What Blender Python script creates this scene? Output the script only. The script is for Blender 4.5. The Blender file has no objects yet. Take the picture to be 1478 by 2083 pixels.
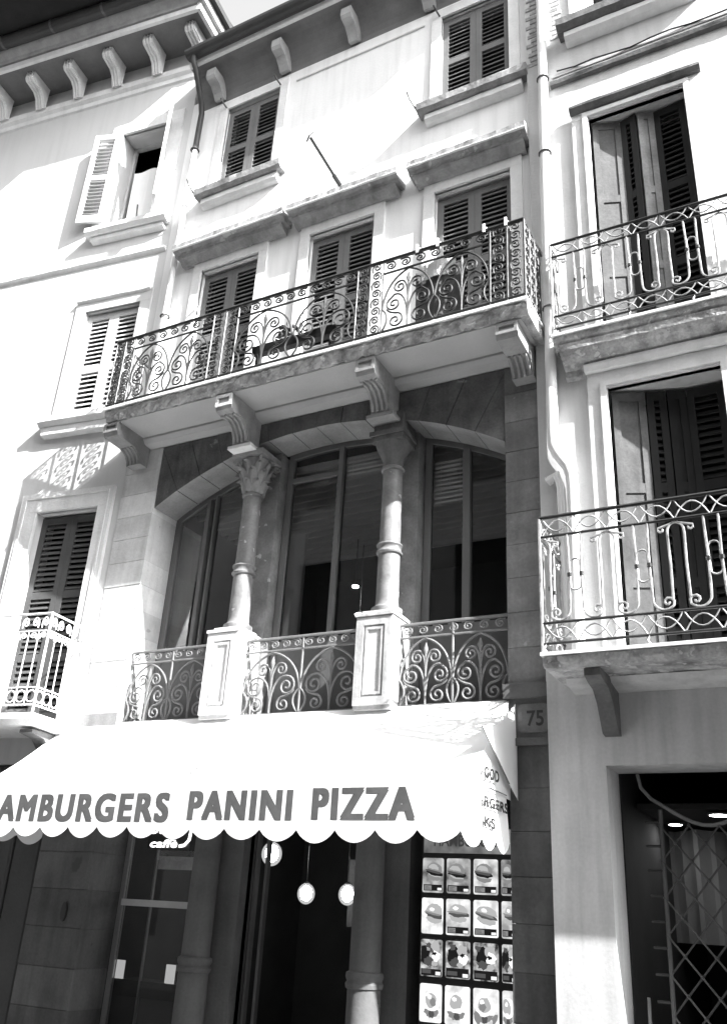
import bpy, math, random
from mathutils import Vector, Matrix
random.seed(7)
S = bpy.context.scene
COL = S.collection
rad = math.radians

# ------------------------------------------------------------------ camera
cd = bpy.data.cameras.new('camera'); cam = bpy.data.objects.new('camera', cd); COL.objects.link(cam)
cd.sensor_fit = 'VERTICAL'; cd.sensor_height = 24.0; cd.lens = 24.0 * 1804.96 / 2083.0
cd.clip_start = 0.05; cd.clip_end = 2000
YAW, PITCH, ROLL = -0.508046, 0.428329, 0.0595682
fw = Vector((math.sin(YAW) * math.cos(PITCH), math.cos(YAW) * math.cos(PITCH), math.sin(PITCH)))
rt = Vector((math.cos(YAW), -math.sin(YAW), 0)); up = rt.cross(fw)
r2 = math.cos(ROLL) * rt + math.sin(ROLL) * up; u2 = -math.sin(ROLL) * rt + math.cos(ROLL) * up
M = Matrix((r2, u2, -fw)).transposed().to_4x4(); M.translation = Vector((0, -7.0, 1.6))
cam.matrix_world = M
S.camera = cam

# ------------------------------------------------------------------ light
SUN = Vector((3.7, -1.0, 2.9)).normalized()          # direction towards the sun
W = bpy.data.worlds.new('World'); S.world = W; W.use_nodes = True
nt = W.node_tree; nt.nodes.clear()
sky = nt.nodes.new('ShaderNodeTexSky'); sky.sky_type = 'NISHITA'; sky.sun_disc = False; sky.dust_density = 4.0; sky.air_density = 1.5
sky.sun_elevation = math.asin(SUN.z); sky.sun_rotation = math.atan2(SUN.x, SUN.y)
bw = nt.nodes.new('ShaderNodeRGBToBW'); bg = nt.nodes.new('ShaderNodeBackground'); out = nt.nodes.new('ShaderNodeOutputWorld')
bg.inputs['Strength'].default_value = 0.15
nt.links.new(sky.outputs[0], bw.inputs[0]); nt.links.new(bw.outputs[0], bg.inputs['Color']); nt.links.new(bg.outputs[0], out.inputs[0])
sl = bpy.data.lights.new('sun', 'SUN'); sl.energy = 5.0; sl.angle = rad(0.5); sl.color = (1, 1, 1)
so = bpy.data.objects.new('sun', sl); COL.objects.link(so); so.rotation_euler = SUN.to_track_quat('Z', 'Y').to_euler(); so.location = (20, -10, 30)
S.view_settings.view_transform = 'Standard'; S.view_settings.look = 'None'
S.view_settings.gamma = 1.0; S.view_settings.use_curve_mapping = False
S.view_settings.exposure = 1.98
S.cycles.max_bounces = 8; S.cycles.diffuse_bounces = 4; S.cycles.transparent_max_bounces = 16

# ------------------------------------------------------------------ materials (black-and-white place: neutral greys)
def gray(name, v, rough=0.85, var=0.18, scale=2.5, bump=0.25, streak=0.0, metal=0.0, spec=0.3, spots=0.0, spot_v=0.1, spot_scale=3.0, fine=40, trans=0.0):
    m = bpy.data.materials.new(name); m.use_nodes = True; n = m.node_tree.nodes; l = m.node_tree.links
    b = n['Principled BSDF']; b.inputs['Roughness'].default_value = rough; b.inputs['Metallic'].default_value = metal
    b.inputs['Specular IOR Level'].default_value = spec
    geo = n.new('ShaderNodeNewGeometry')
    def noise(sc, det, mapping=None):
        t = n.new('ShaderNodeTexNoise'); t.inputs['Scale'].default_value = sc; t.inputs['Detail'].default_value = det
        src = geo.outputs['Position']
        if mapping:
            mp = n.new('ShaderNodeMapping'); mp.inputs['Scale'].default_value = mapping; l.new(src, mp.inputs[0]); src = mp.outputs[0]
        l.new(src, t.inputs['Vector']); return t.outputs['Fac']
    def math_(op, a, b2, c=None):
        t = n.new('ShaderNodeMath'); t.operation = op
        for i, x in enumerate((a, b2, c)):
            if x is None: continue
            if isinstance(x, (int, float)): t.inputs[i].default_value = x
            else: l.new(x, t.inputs[i])
        return t.outputs[0]
    n1 = noise(scale, 8); n2 = noise(fine, 4)
    f = math_('MULTIPLY_ADD', math_('SUBTRACT', n1, 0.5), 3.2 * var, 1.0)
    f = math_('MULTIPLY', f, math_('MULTIPLY_ADD', math_('SUBTRACT', n2, 0.5), 1.2 * var, 1.0))
    if streak:
        n3 = noise(1.0, 6, (9, 9, 0.7))
        mr = n.new('ShaderNodeMapRange'); mr.inputs[1].default_value = 0.45; mr.inputs[2].default_value = 0.75; mr.inputs[3].default_value = 1.0; mr.inputs[4].default_value = 1.0 - streak
        l.new(n3, mr.inputs[0]); f = math_('MULTIPLY', f, mr.outputs[0])
    val = math_('MULTIPLY', f, v)
    if spots:
        n4 = noise(spot_scale, 10)
        mr = n.new('ShaderNodeMapRange'); mr.inputs[1].default_value = 1 - spots; mr.inputs[2].default_value = 1 - spots + 0.03; mr.clamp = True
        l.new(n4, mr.inputs[0])
        mx = n.new('ShaderNodeMix'); mx.data_type = 'FLOAT'; l.new(mr.outputs[0], mx.inputs[0]); l.new(val, mx.inputs[2]); mx.inputs[3].default_value = spot_v
        val = mx.outputs[0]
    val = math_('MINIMUM', math_('MAXIMUM', val, 0.004), 0.88)
    cc = n.new('ShaderNodeCombineColor')
    for i in range(3): l.new(val, cc.inputs[i])
    l.new(cc.outputs[0], b.inputs['Base Color'])
    if bump:
        bp = n.new('ShaderNodeBump'); bp.inputs['Strength'].default_value = bump; bp.inputs['Distance'].default_value = 0.01
        l.new(math_('ADD', noise(fine * 0.7, 6), math_('MULTIPLY', n1, 1.5)), bp.inputs['Height']); l.new(bp.outputs[0], b.inputs['Normal'])
    if trans:
        tr = n.new('ShaderNodeBsdfTranslucent'); l.new(cc.outputs[0], tr.inputs[0]); mx = n.new('ShaderNodeMixShader'); mx.inputs[0].default_value = trans
        l.new(b.outputs[0], mx.inputs[1]); l.new(tr.outputs[0], mx.inputs[2]); l.new(mx.outputs[0], n['Material Output'].inputs[0])
    return m

def emit(name, v, strength=1.0):
    m = bpy.data.materials.new(name); m.use_nodes = True; n = m.node_tree.nodes; l = m.node_tree.links
    n.clear(); e = n.new('ShaderNodeEmission'); e.inputs[0].default_value = (v, v, v, 1); e.inputs[1].default_value = strength
    o = n.new('ShaderNodeOutputMaterial'); l.new(e.outputs[0], o.inputs[0]); return m

def backlit(name, lo, hi, scale):
    """printed translucent film lit from behind: blotchy grey picture"""
    m = bpy.data.materials.new(name); m.use_nodes = True; n = m.node_tree.nodes; l = m.node_tree.links
    n.clear(); e = n.new('ShaderNodeEmission'); o = n.new('ShaderNodeOutputMaterial')
    g = n.new('ShaderNodeNewGeometry'); t = n.new('ShaderNodeTexNoise'); t.inputs['Scale'].default_value = scale; t.inputs['Detail'].default_value = 3
    mr = n.new('ShaderNodeMapRange'); mr.inputs[1].default_value = 0.35; mr.inputs[2].default_value = 0.65; mr.inputs[3].default_value = lo; mr.inputs[4].default_value = hi
    l.new(g.outputs['Position'], t.inputs['Vector']); l.new(t.outputs['Fac'], mr.inputs[0]); l.new(mr.outputs[0], e.inputs[0]); e.inputs[1].default_value = 1.0
    l.new(e.outputs[0], o.inputs[0]); return m

def glass(name, tint=0.9, base=0.06):
    m = bpy.data.materials.new(name); m.use_nodes = True; n = m.node_tree.nodes; l = m.node_tree.links
    n.clear(); o = n.new('ShaderNodeOutputMaterial'); mx = n.new('ShaderNodeMixShader'); tr = n.new('ShaderNodeBsdfTransparent'); gl = n.new('ShaderNodeBsdfGlossy')
    tr.inputs[0].default_value = (tint, tint, tint, 1); gl.inputs['Roughness'].default_value = 0.02; gl.inputs[0].default_value = (.9, .9, .9, 1)
    fr = n.new('ShaderNodeFresnel'); fr.inputs['IOR'].default_value = 1.36
    l.new(fr.outputs[0], mx.inputs[0]); l.new(tr.outputs[0], mx.inputs[1]); l.new(gl.outputs[0], mx.inputs[2]); l.new(mx.outputs[0], o.inputs[0]); return m

PLASTER = gray('white_plaster', .80, var=.07, scale=1.6, streak=.14, bump=.2)
PLASTER_L = gray('left_plaster', .56, var=.05, scale=1.2, streak=.08, bump=.15)
PLASTER_R = gray('right_plaster', .55, var=.09, scale=2.2, streak=.16, bump=.3)
PLASTER_LOW = gray('low_plaster', .50, var=.2, scale=1.8, streak=.25, bump=.12)
STONE_W = gray('pale_stone', .70, var=.14, scale=3.5, streak=.12, bump=.35)
STONE_D = gray('weathered_stone', .125, var=.35, scale=5, streak=.3, bump=.6)
STONE_H = gray('hood_stone', .30, var=.35, scale=5, streak=.35, bump=.6, spots=.36, spot_v=.45, spot_scale=6)
STONE_M = gray('marble_block', .27, var=.30, scale=3, bump=.4, streak=.2)
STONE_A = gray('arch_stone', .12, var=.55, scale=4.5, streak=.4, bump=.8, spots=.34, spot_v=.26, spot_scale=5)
STONE_I = gray('bounce_lit_arch_stone', .27, var=.35, scale=4, bump=.4)  # arch stone lightened on its underside to stand in for bounced light
STONE_C = gray('column_marble', .17, rough=.5, var=.45, scale=6, bump=.25, spots=.36, spot_v=.42, spot_scale=9)
STONE_B = gray('corbel_stone', .33, var=.3, scale=6, streak=.3, bump=.4)
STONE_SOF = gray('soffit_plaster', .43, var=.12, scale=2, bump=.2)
SLABEDGE = gray('crumbling_slab', .36, var=.75, scale=7, bump=1.0, fine=45, spots=.42, spot_v=.5, spot_scale=12)
TRIM = gray('white_trim', .80, var=.06)
SH_GREY = gray('grey_shutter_paint', .15, rough=.6, var=.15, scale=4, streak=.15, bump=.1)
SH_LIGHT = gray('pale_shutter_paint', .48, rough=.6, var=.12, scale=4, streak=.15, bump=.1)
SH_DARK = gray('dark_shutter_paint', .075, rough=.6, var=.2, scale=4, bump=.1)
SH_OLD = gray('bare_shutter_wood', .10, rough=.75, var=.4, scale=5, streak=.35, bump=.3)
SH_BLACK = gray('shaded_shutter_paint', .02, rough=.85, var=.2, scale=4, bump=.1)  # darkened copy for leaves turned from the sun, shade put into the colour
SH_PALE = gray('sunlit_shutter_wood', .26, rough=.75, var=.4, scale=5, streak=.35, bump=.3)  # lightened copy for the leaf facing the sun, light put into the colour
IRON = gray('black_iron', .022, rough=.45, var=.3, scale=8, bump=.2, spec=.5)
IRON_G = gray('grey_iron', .17, rough=.55, var=.25, scale=8, bump=.2)
IRON_W = gray('white_iron', .75, rough=.5, var=.1, bump=.1)
IRON_R = gray('worn_iron', .30, rough=.45, var=.8, scale=12, bump=.3, spec=.5)
GUTTER = gray('dark_gutter', .045, rough=.5, var=.3, bump=.1)
PIPE_W = gray('white_pipe', .72, rough=.5, var=.08, bump=.05)
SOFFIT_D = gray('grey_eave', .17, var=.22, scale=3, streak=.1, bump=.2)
BRACKET = gray('eave_bracket_paint', .36, var=.25, scale=6, bump=.2)
WOOD_D = gray('dark_wood', .014, var=.3, scale=4, bump=.2)
AWN = gray('awning_cloth', .86, rough=.9, var=.03, scale=3, bump=.12, fine=12, trans=.08)
INK = gray('awning_print', .09, rough=.9, var=.25, scale=5, bump=.05)
INK_S = gray('side_print', .02, rough=.9, var=.2, bump=0)
INK_L = gray('faded_print', .70, rough=.9, var=.05, scale=5, bump=.05)
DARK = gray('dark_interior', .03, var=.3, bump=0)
ROOMWALL = gray('room_back_or_added_panel', .05, var=.2, bump=0)
GROUND_ST = gray('shop_stone', .11, var=.28, scale=3, bump=.35, streak=.2)
BLK_W = [gray('sunlit_block_%d' % i, v, var=.2, scale=4, streak=.2, bump=.6, spots=.33, spot_v=v * .7, spot_scale=6) for i, v in enumerate((.66, .72, .60))]  # pilaster stone whitened, sunlight put into its colour
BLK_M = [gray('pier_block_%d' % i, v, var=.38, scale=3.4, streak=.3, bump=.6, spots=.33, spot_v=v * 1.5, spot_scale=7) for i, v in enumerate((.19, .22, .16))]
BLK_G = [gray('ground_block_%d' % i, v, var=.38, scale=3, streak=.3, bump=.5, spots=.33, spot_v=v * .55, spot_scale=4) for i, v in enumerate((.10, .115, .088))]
PAVE = gray('paving', .10, var=.3, scale=1.5, bump=.4)
BRICK = gray('brick_clay', .33, var=.5, scale=10, bump=.6)
FRAME_D = gray('dark_window_frame', .10, rough=.5, var=.15, bump=.05)
FRAME_G = gray('grey_window_frame', .16, rough=.5, var=.15, bump=.05)
SIGNBLACK = gray('black_board', .012, rough=.4, var=.2, bump=0)
CLOTH_W = gray('white_cloth', .8, var=.05)
GLASS = glass('window_glass')
LAMP = emit('lamp_globe', 1, 20.0)
HALO = bpy.data.materials.new('halo_glass'); HALO.use_nodes = True; _n = HALO.node_tree.nodes; _n.clear()
_e = _n.new('ShaderNodeEmission'); _e.inputs[1].default_value = .30; _t = _n.new('ShaderNodeBsdfTransparent'); _m = _n.new('ShaderNodeMixShader'); _o = _n.new('ShaderNodeOutputMaterial'); _m.inputs[0].default_value = .72  # the shell's own emission imitates a soft halo round the bulb
HALO.node_tree.links.new(_e.outputs[0], _m.inputs[1]); HALO.node_tree.links.new(_t.outputs[0], _m.inputs[2]); HALO.node_tree.links.new(_m.outputs[0], _o.inputs[0])
SPOT = emit('spot_lamp', 1, 16.0)
CARD = emit('added_glow_card', 1, .14)  # plain cards, no lamps: their brightness is put in as emission
BLIND = gray('blind_slats', .85, var=.1, bump=0)
ROOM_SPOT = emit('room_spot', 1, 60.0)
SIGN_W = emit('sign_tube', 1, 1.2)

# ------------------------------------------------------------------ mesh helpers
DL = 0.136934
FR = {'C': Matrix.Identity(4), 'L': Matrix.Translation((-7.2, 0, 0)) @ Matrix.Rotation(DL, 4, 'Z')}

class MB:
    def __init__(s): s.v = []; s.f = []; s.m = []; s.mi = 0; s.smooth = False
    def add(s, vs, fs):
        o = len(s.v); s.v += [tuple(p) for p in vs]
        for f in fs: s.f.append(tuple(i + o for i in f)); s.m.append(s.mi)
        return s
    def quad(s, a, b, c, d): return s.add([a, b, c, d], [(0, 1, 2, 3)])
    def box(s, x0, x1, y0, y1, z0, z1):
        v = [(x0, y0, z0), (x1, y0, z0), (x1, y1, z0), (x0, y1, z0), (x0, y0, z1), (x1, y0, z1), (x1, y1, z1), (x0, y1, z1)]
        return s.add(v, [(0, 3, 2, 1), (4, 5, 6, 7), (0, 1, 5, 4), (1, 2, 6, 5), (2, 3, 7, 6), (3, 0, 4, 7)])
    def cbox(s, x0, x1, y0, y1, z0, z1, c=.008):           # block with chamfered street face
        v = [(x0, y1, z0), (x1, y1, z0), (x1, y1, z1), (x0, y1, z1), (x0, y0 + c, z0), (x1, y0 + c, z0), (x1, y0 + c, z1), (x0, y0 + c, z1),
             (x0 + c, y0, z0 + c), (x1 - c, y0, z0 + c), (x1 - c, y0, z1 - c), (x0 + c, y0, z1 - c)]
        return s.add(v, [(0, 3, 2, 1), (8, 9, 10, 11), (4, 5, 9, 8), (5, 6, 10, 9), (6, 7, 11, 10), (7, 4, 8, 11), (0, 1, 5, 4), (1, 2, 6, 5), (2, 3, 7, 6), (3, 0, 4, 7)])
    def prism_x(s, prof, x0, x1, segs=1, jit=0.0):           # profile in (y,z), swept along x
        n = len(prof); vs = []
        for k in range(segs + 1):
            x = x0 + (x1 - x0) * k / segs
            for (y, z) in prof: vs.append((x, y + random.uniform(-jit, jit), z + random.uniform(-jit, jit)))
        fs = []
        for k in range(segs):
            for i in range(n):
                j = (i + 1) % n; fs.append((k * n + i, k * n + j, (k + 1) * n + j, (k + 1) * n + i))
        fs += [tuple(range(n)), tuple(segs * n + i for i in reversed(range(n)))]
        return s.add(vs, fs)
    def prism_y(s, prof, y0, y1):                           # profile in (x,z), swept along y
        n = len(prof); vs = [(x, y0, z) for x, z in prof] + [(x, y1, z) for x, z in prof]
        return s.add(vs, [(i, (i + 1) % n, n + (i + 1) % n, n + i) for i in range(n)] + [tuple(range(n))[::-1], tuple(n + i for i in range(n))])
    def prism_z(s, prof, z0, z1):
        n = len(prof); vs = [(x, y, z0) for x, y in prof] + [(x, y, z1) for x, y in prof]
        return s.add(vs, [(i, (i + 1) % n, n + (i + 1) % n, n + i) for i in range(n)] + [tuple(range(n))[::-1], tuple(n + i for i in range(n))])
    def tube(s, pts, r, n=6, closed=False, flat=1.0):
        s.smooth = True
        P = [Vector(p) for p in pts]; N = len(P); vs = []
        prev = None
        for i in range(N):
            if closed: t = P[(i + 1) % N] - P[i - 1]
            else: t = P[min(i + 1, N - 1)] - P[max(i - 1, 0)]
            if t.length < 1e-9: t = Vector((0, 0, 1))
            t.normalize()
            a = Vector((0, 1, 0)) if abs(t.y) < .9 else Vector((0, 0, 1))
            if prev is not None: a = prev
            u = (a - t * a.dot(t))
            if u.length < 1e-6: u = t.orthogonal()
            u.normalize(); w = t.cross(u); prev = u
            rr = r[i] if isinstance(r, (list, tuple)) else r
            for k in range(n):
                an = 2 * math.pi * (k + .5) / n; vs.append(P[i] + u * (math.cos(an) * rr * flat) + w * (math.sin(an) * rr))
        fs = []
        for i in range(N if closed else N - 1):
            for k in range(n):
                a = i * n + k; b = i * n + (k + 1) % n; c = ((i + 1) % N) * n + (k + 1) % n; d = ((i + 1) % N) * n + k
                fs.append((a, b, c, d))
        if not closed: fs += [tuple(range(n))[::-1], tuple((N - 1) * n + k for k in range(n))]
        return s.add(vs, fs)
    def lathe(s, prof, cx, cy, n=20):                       # profile in (r,z)
        s.smooth = True; vs = []; m = len(prof)
        for k in range(n):
            a = 2 * math.pi * k / n
            for r, z in prof: vs.append((cx + r * math.cos(a), cy + r * math.sin(a), z))
        fs = []
        for k in range(n):
            k2 = (k + 1) % n
            for i in range(m - 1): fs.append((k * m + i, k2 * m + i, k2 * m + i + 1, k * m + i + 1))
        fs += [tuple(k * m for k in reversed(range(n))), tuple(k * m + m - 1 for k in range(n))]
        return s.add(vs, fs)
    def mesh(s, name, mats, base=(0, 0, 0)):
        me = bpy.data.meshes.new(name); b = Vector(base)
        me.from_pydata([tuple(Vector(p) - b) for p in s.v], [], s.f)
        for m in (mats if isinstance(mats, (list, tuple)) else [mats]): me.materials.append(m)
        if len(me.materials) > 1:
            for p, i in zip(me.polygons, s.m): p.material_index = i
        if s.smooth:
            for p in me.polygons: p.use_smooth = len(p.vertices) == 4
            me.set_sharp_from_angle(angle=rad(40))
        me.update(); return me

class T:                                                  # an object plus the frame point its local space starts at
    def __init__(s, o, base, frame): s.o = o; s.base = Vector(base); s.frame = frame
    def part(s, name, mb, mat, base=None, rot=0.0, label=None):
        b = s.base if base is None else Vector(base)
        me = mb.mesh(name, mat, b); return s.link(name, me, b, rot, label)
    def link(s, name, me, b, rot=0.0, label=None):
        o = bpy.data.objects.new(name, me); COL.objects.link(o); o.parent = s.o; o.location = Vector(b) - s.base
        if rot: o.rotation_euler = (0, 0, rot)
        if label: o['label'] = label
        return T(o, b, s.frame)
    def inst(s, name, me, loc, rx=0, ry=0, rz=0, sc=None):       # mesh built round the origin, placed at loc
        o = bpy.data.objects.new(name, me); COL.objects.link(o); o.parent = s.o; o.location = Vector(loc) - s.base; o.rotation_euler = (rx, ry, rz)
        if sc: o.scale = sc
        return o

def thing(name, label, cat, base=(0, 0, 0), frame='C', group=None, mb=None, mat=None):
    me = mb.mesh(name, mat, base) if mb else None
    o = bpy.data.objects.new(name, me); COL.objects.link(o)
    o.matrix_world = FR[frame] @ Matrix.Translation(base)
    o['label'] = label; o['category'] = cat
    if group: o['group'] = group
    return T(o, base, frame)
def struct(name, mb, mat, kind='structure'):
    o = bpy.data.objects.new(name, mb.mesh(name, mat)); COL.objects.link(o); o['kind'] = kind; return o

def wall(mb, x0, x1, z0, z1, y0, y1, holes):
    xs = sorted({x0, x1, *[h[0] for h in holes if x0 < h[0] < x1], *[h[1] for h in holes if x0 < h[1] < x1]})
    zs = sorted({z0, z1, *[h[2] for h in holes if z0 < h[2] < z1], *[h[3] for h in holes if z0 < h[3] < z1]})
    def solid(i, j):
        if i < 0 or j < 0 or i >= len(xs) - 1 or j >= len(zs) - 1: return False
        cx, cz = (xs[i] + xs[i + 1]) / 2, (zs[j] + zs[j + 1]) / 2
        return not any(h[0] < cx < h[1] and h[2] < cz < h[3] for h in holes)
    for i in range(len(xs) - 1):
        for j in range(len(zs) - 1):
            if not solid(i, j): continue
            a, b, c, d = xs[i], xs[i + 1], zs[j], zs[j + 1]
            mb.quad((a, y0, c), (b, y0, c), (b, y0, d), (a, y0, d)); mb.quad((a, y1, c), (a, y1, d), (b, y1, d), (b, y1, c))
            if not solid(i - 1, j): mb.quad((a, y0, c), (a, y0, d), (a, y1, d), (a, y1, c))
            if not solid(i + 1, j): mb.quad((b, y0, c), (b, y1, c), (b, y1, d), (b, y0, d))
            if not solid(i, j - 1): mb.quad((a, y0, c), (a, y1, c), (b, y1, c), (b, y0, c))
            if not solid(i, j + 1): mb.quad((a, y0, d), (b, y0, d), (b, y1, d), (a, y1, d))
    return mb

def rframe(mb, x0, x1, z0, z1, w, y0, y1, bottom=True):    # rectangular frame, butt joints
    mb.box(x0, x0 + w, y0, y1, z0 + (w if bottom else 0), z1 - w); mb.box(x1 - w, x1, y0, y1, z0 + (w if bottom else 0), z1 - w)
    mb.box(x0, x1, y0, y1, z1 - w, z1)
    if bottom: mb.box(x0, x1, y0, y1, z0, z0 + w)
    return mb

CACHE = {}
def slat_mesh(L, mat, tilt=1.02, depth=.056):
    k = ('slat', round(L, 3), mat.name, tilt)
    if k not in CACHE:
        mb = MB(); c, s_ = math.cos(tilt), math.sin(tilt); d = depth / 2; t = .0045
        pr = [(-d * c - t * s_, -d * s_ + t * c), (-d * c + t * s_, -d * s_ - t * c), (d * c + t * s_, d * s_ - t * c), (d * c - t * s_, d * s_ + t * c)]
        mb.prism_x(pr, -L / 2, L / 2); CACHE[k] = mb.mesh('slat', mat)
    return CACHE[k]

def leaf(host, x, y, z0, z1, w, mat, rot=0.0, rails=(.5,), pitch=.066, name='shutter', slats=True, st=.075, label=None, skip=(), tilt=1.02):
    """one shutter leaf hinged at (x,y); its own slats are its children"""
    h = z1 - z0; mb = MB(); t = .022
    zz = [0.0] + [h * r for r in rails] + [h]
    mb.box(0, st, -t, t, 0, h); mb.box(w - st, w, -t, t, 0, h)
    bars = [(0, .13)] + [(h * r - .045, h * r + .045) for r in rails] + [(h - .09, h)]
    for a, b in bars: mb.box(st, w - st, -t + .002, t - .002, a, b)
    me = mb.mesh(name, mat)
    p = host.link(name, me, (x, y, z0), rot, label); p.base = Vector((0, 0, 0))
    if slats:
        sm = slat_mesh(w - 2 * st + .012, mat, tilt)
        for i in range(len(bars) - 1):
            a, b = bars[i][1], bars[i + 1][0]
            if i in skip: continue
            n = max(1, int((b - a) / pitch))
            for k in range(n): 
                o = p.inst('slat', sm, (w / 2, 0, a + (k + .5) * (b - a) / n), rx=random.uniform(-.06, .06))
    return p

# curves for wrought iron, in a plane (u, z)
def spiral(cu, cz, r0, turns, a0, sgn=1, r1=.16, n=26):
    return [(cu + (r0 * (1 - t) + r0 * r1 * t) * math.cos(a0 + sgn * 2 * math.pi * turns * t), cz + (r0 * (1 - t) + r0 * r1 * t) * math.sin(a0 + sgn * 2 * math.pi * turns * t)) for t in [i / (n - 1) for i in range(n)]]
def bez(p0, p1, p2, n=8):
    return [((1 - t) ** 2 * p0[0] + 2 * t * (1 - t) * p1[0] + t * t * p2[0], (1 - t) ** 2 * p0[1] + 2 * t * (1 - t) * p1[1] + t * t * p2[1]) for t in [i / n for i in range(n + 1)]]
def plane(pts, y, u0=0, z0=0, su=1): return [(u0 + su * u, y, z0 + z) for u, z in pts]
def plane_side(pts, x, y0, z0): return [(x, y0 + u, z0 + z) for u, z in pts]

def tree_motif(host, mat, u0, z0, w, h, y, r):
    """pointed arch over a stem with three pairs of spirals"""
    cx = u0 + w / 2
    mb = MB().tube([(cx, y, z0), (cx, y, z0 + .78 * h)], r, 5); mb.tube([(cx, y, z0 + .74 * h), (cx, y, z0 + .82 * h), (cx, y, z0 + .92 * h)], [r, r * 2.2, r * .4], 5)
    host.part('stem', mb, mat)
    a = bez((w * .49, 0), (w * .30, .22 * h), (w * .49, .38 * h)) + bez((w * .49, .38 * h), (w * .44, .86 * h), (0, .985 * h), 12)[1:]
    for s_ in (-1, 1): host.part('arch_bar', MB().tube(plane(a, y, cx, z0, s_), r, 5), mat)
    for s_ in (-1, 1):
        mid = bez((0, .16 * h), (.03 * w, .60 * h), (.26 * w, .59 * h)) + spiral(.27 * w, .43 * h, .155 * w * 1.0 if .155 * w < .16 * h else .16 * h, 1.6, math.pi / 2, -1)[1:]
        host.part('scroll', MB().tube(plane(mid, y, cx, z0, s_), r, 5), mat)
        top = bez((0, .50 * h), (.02 * w, .80 * h), (.15 * w, .80 * h)) + spiral(.16 * w, .70 * h, .10 * h, 1.4, math.pi / 2, -1)[1:]
        host.part('scroll', MB().tube(plane(top, y, cx, z0, s_), r, 5), mat)
        low = bez((.40 * w, .36 * h), (.36 * w, .30 * h), (.24 * w, .27 * h)) + spiral(.23 * w, .145 * h, .125 * h, 1.5, math.pi / 2, 1)[1:]
        host.part('scroll', MB().tube(plane(low, y, cx, z0, s_), r, 5), mat)

def cscroll_mesh(rr, r, mat):
    k = ('cs', round(rr, 3), r, mat.name)
    if k not in CACHE:
        CACHE[k] = MB().tube([(u, 0, z) for u, z in [(-rr * .9, -rr * 1.0)] + spiral(0, 0, rr, 1.55, math.pi, -1, n=20)], r, 5).mesh('scroll', mat)
    return CACHE[k]

# ================================================================== SETTING
g = MB(); g.quad((-400, -400, 0), (400, -400, 0), (400, 400, 0), (-400, 400, 0)); struct('ground', g, PAVE)

# ================================================================== MIDDLE HOUSE
H = thing('house', 'white plastered house with a stone loggia over the awning, between the two other houses', 'house', (-4.6, 0, 0))
TOPW = [(-6.5, -5.6), (-3.18, -2.3)]; DOORS = [(-6.5, -5.6), (-4.86, -3.97), (-3.21, -2.31)]
holes = [(a, b, 10.5, 12.06) for a, b in TOPW] + [(a, b, 6.82, 9.13) for a, b in DOORS]
mb = MB(); wall(mb, -7.2, -2.0, 6.66, 12.5, 0, .32, holes)
H.part('wall', mb, PLASTER)
# closed sides, back, roof, floors
mb = MB(); mb.box(-7.2, -7.12, .33, 6, 0, 12.5); mb.box(-2.08, -2.0, .33, 6, 0, 12.5); mb.box(-7.12, -2.08, 5.9, 6, 0, 12.5)
mb.box(-7.12, -2.08, .34, 5.9, 6.40, 6.55); mb.box(-7.12, -2.08, .55, 5.9, 3.02, 3.2); mb.box(-7.12, -2.08, .33, 5.9, 9.6, 9.7)
H.part('interior', mb, DARK)
mb = MB(); mb.prism_x([(-.4, 12.95), (6.2, 14.6), (6.2, 14.7), (-.4, 13.05)], -7.0, -2.0); H.part('roof', mb, WOOD_D)
# dark sheets set as panes behind the shutters, standing in for unlit rooms
for a, b in TOPW + DOORS:
    z0, z1 = (10.5, 12.06) if (a, b) in TOPW and False else (6.82, 9.13)
for (a, b, z0, z1) in holes:
    w = H.part('window', rframe(MB(), a + .002, b - .002, z0 + .002, z1 - .002, .05, .22, .28), FRAME_D)
    w.part('pane', MB().box(a + .052, b - .052, .245, .255, z0 + .052, z1 - .052), DARK)
# eave: cove, white fascia, gutter, brackets
cove = [(0, 12.27)] + [(-.38 * (1 - math.cos(t * math.pi / 2)) , 12.27 + .46 * math.sin(t * math.pi / 2)) for t in [i / 8 for i in range(1, 9)]]
cove = [(y, z) for y, z in cove]
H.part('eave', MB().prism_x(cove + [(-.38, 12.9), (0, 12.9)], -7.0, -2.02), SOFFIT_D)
H.part('eave_moulding', MB().prism_x([(-.383, 12.72), (-.42, 12.73), (-.43, 12.80), (-.383, 12.82)], -7.0, -2.02), STONE_W)
H.part('cornice_line', MB().prism_x([(-.002, 12.05), (-.022, 12.055), (-.022, 12.075), (-.002, 12.09)], -5.35, -3.42), STONE_W)
mb = MB()
arc = [(-.50 + .10 * math.cos(a), 12.88 + .10 * math.sin(a)) for a in [math.pi + i * math.pi / 8 for i in range(9)]]
mb.prism_x(arc + [(y2, z2 + .012) for y2, z2 in reversed([(-.50 + .09 * math.cos(a), 12.88 + .09 * math.sin(a)) for a in [math.pi + i * math.pi / 8 for i in range(9)]])], -6.98, -2.02)
H.part('gutter', mb, GUTTER)
for bx in (-6.66, -5.54, -4.44, -3.34, -2.3):
    pr = [(-.01, 12.30), (-.07, 12.28), (-.12, 12.36), (-.20, 12.44), (-.30, 12.46), (-.33, 12.50), (-.33, 12.63), (-.01, 12.63)]
    H.part('eave_bracket', MB().prism_x(pr, bx - .075, bx + .075), BRACKET)
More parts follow.
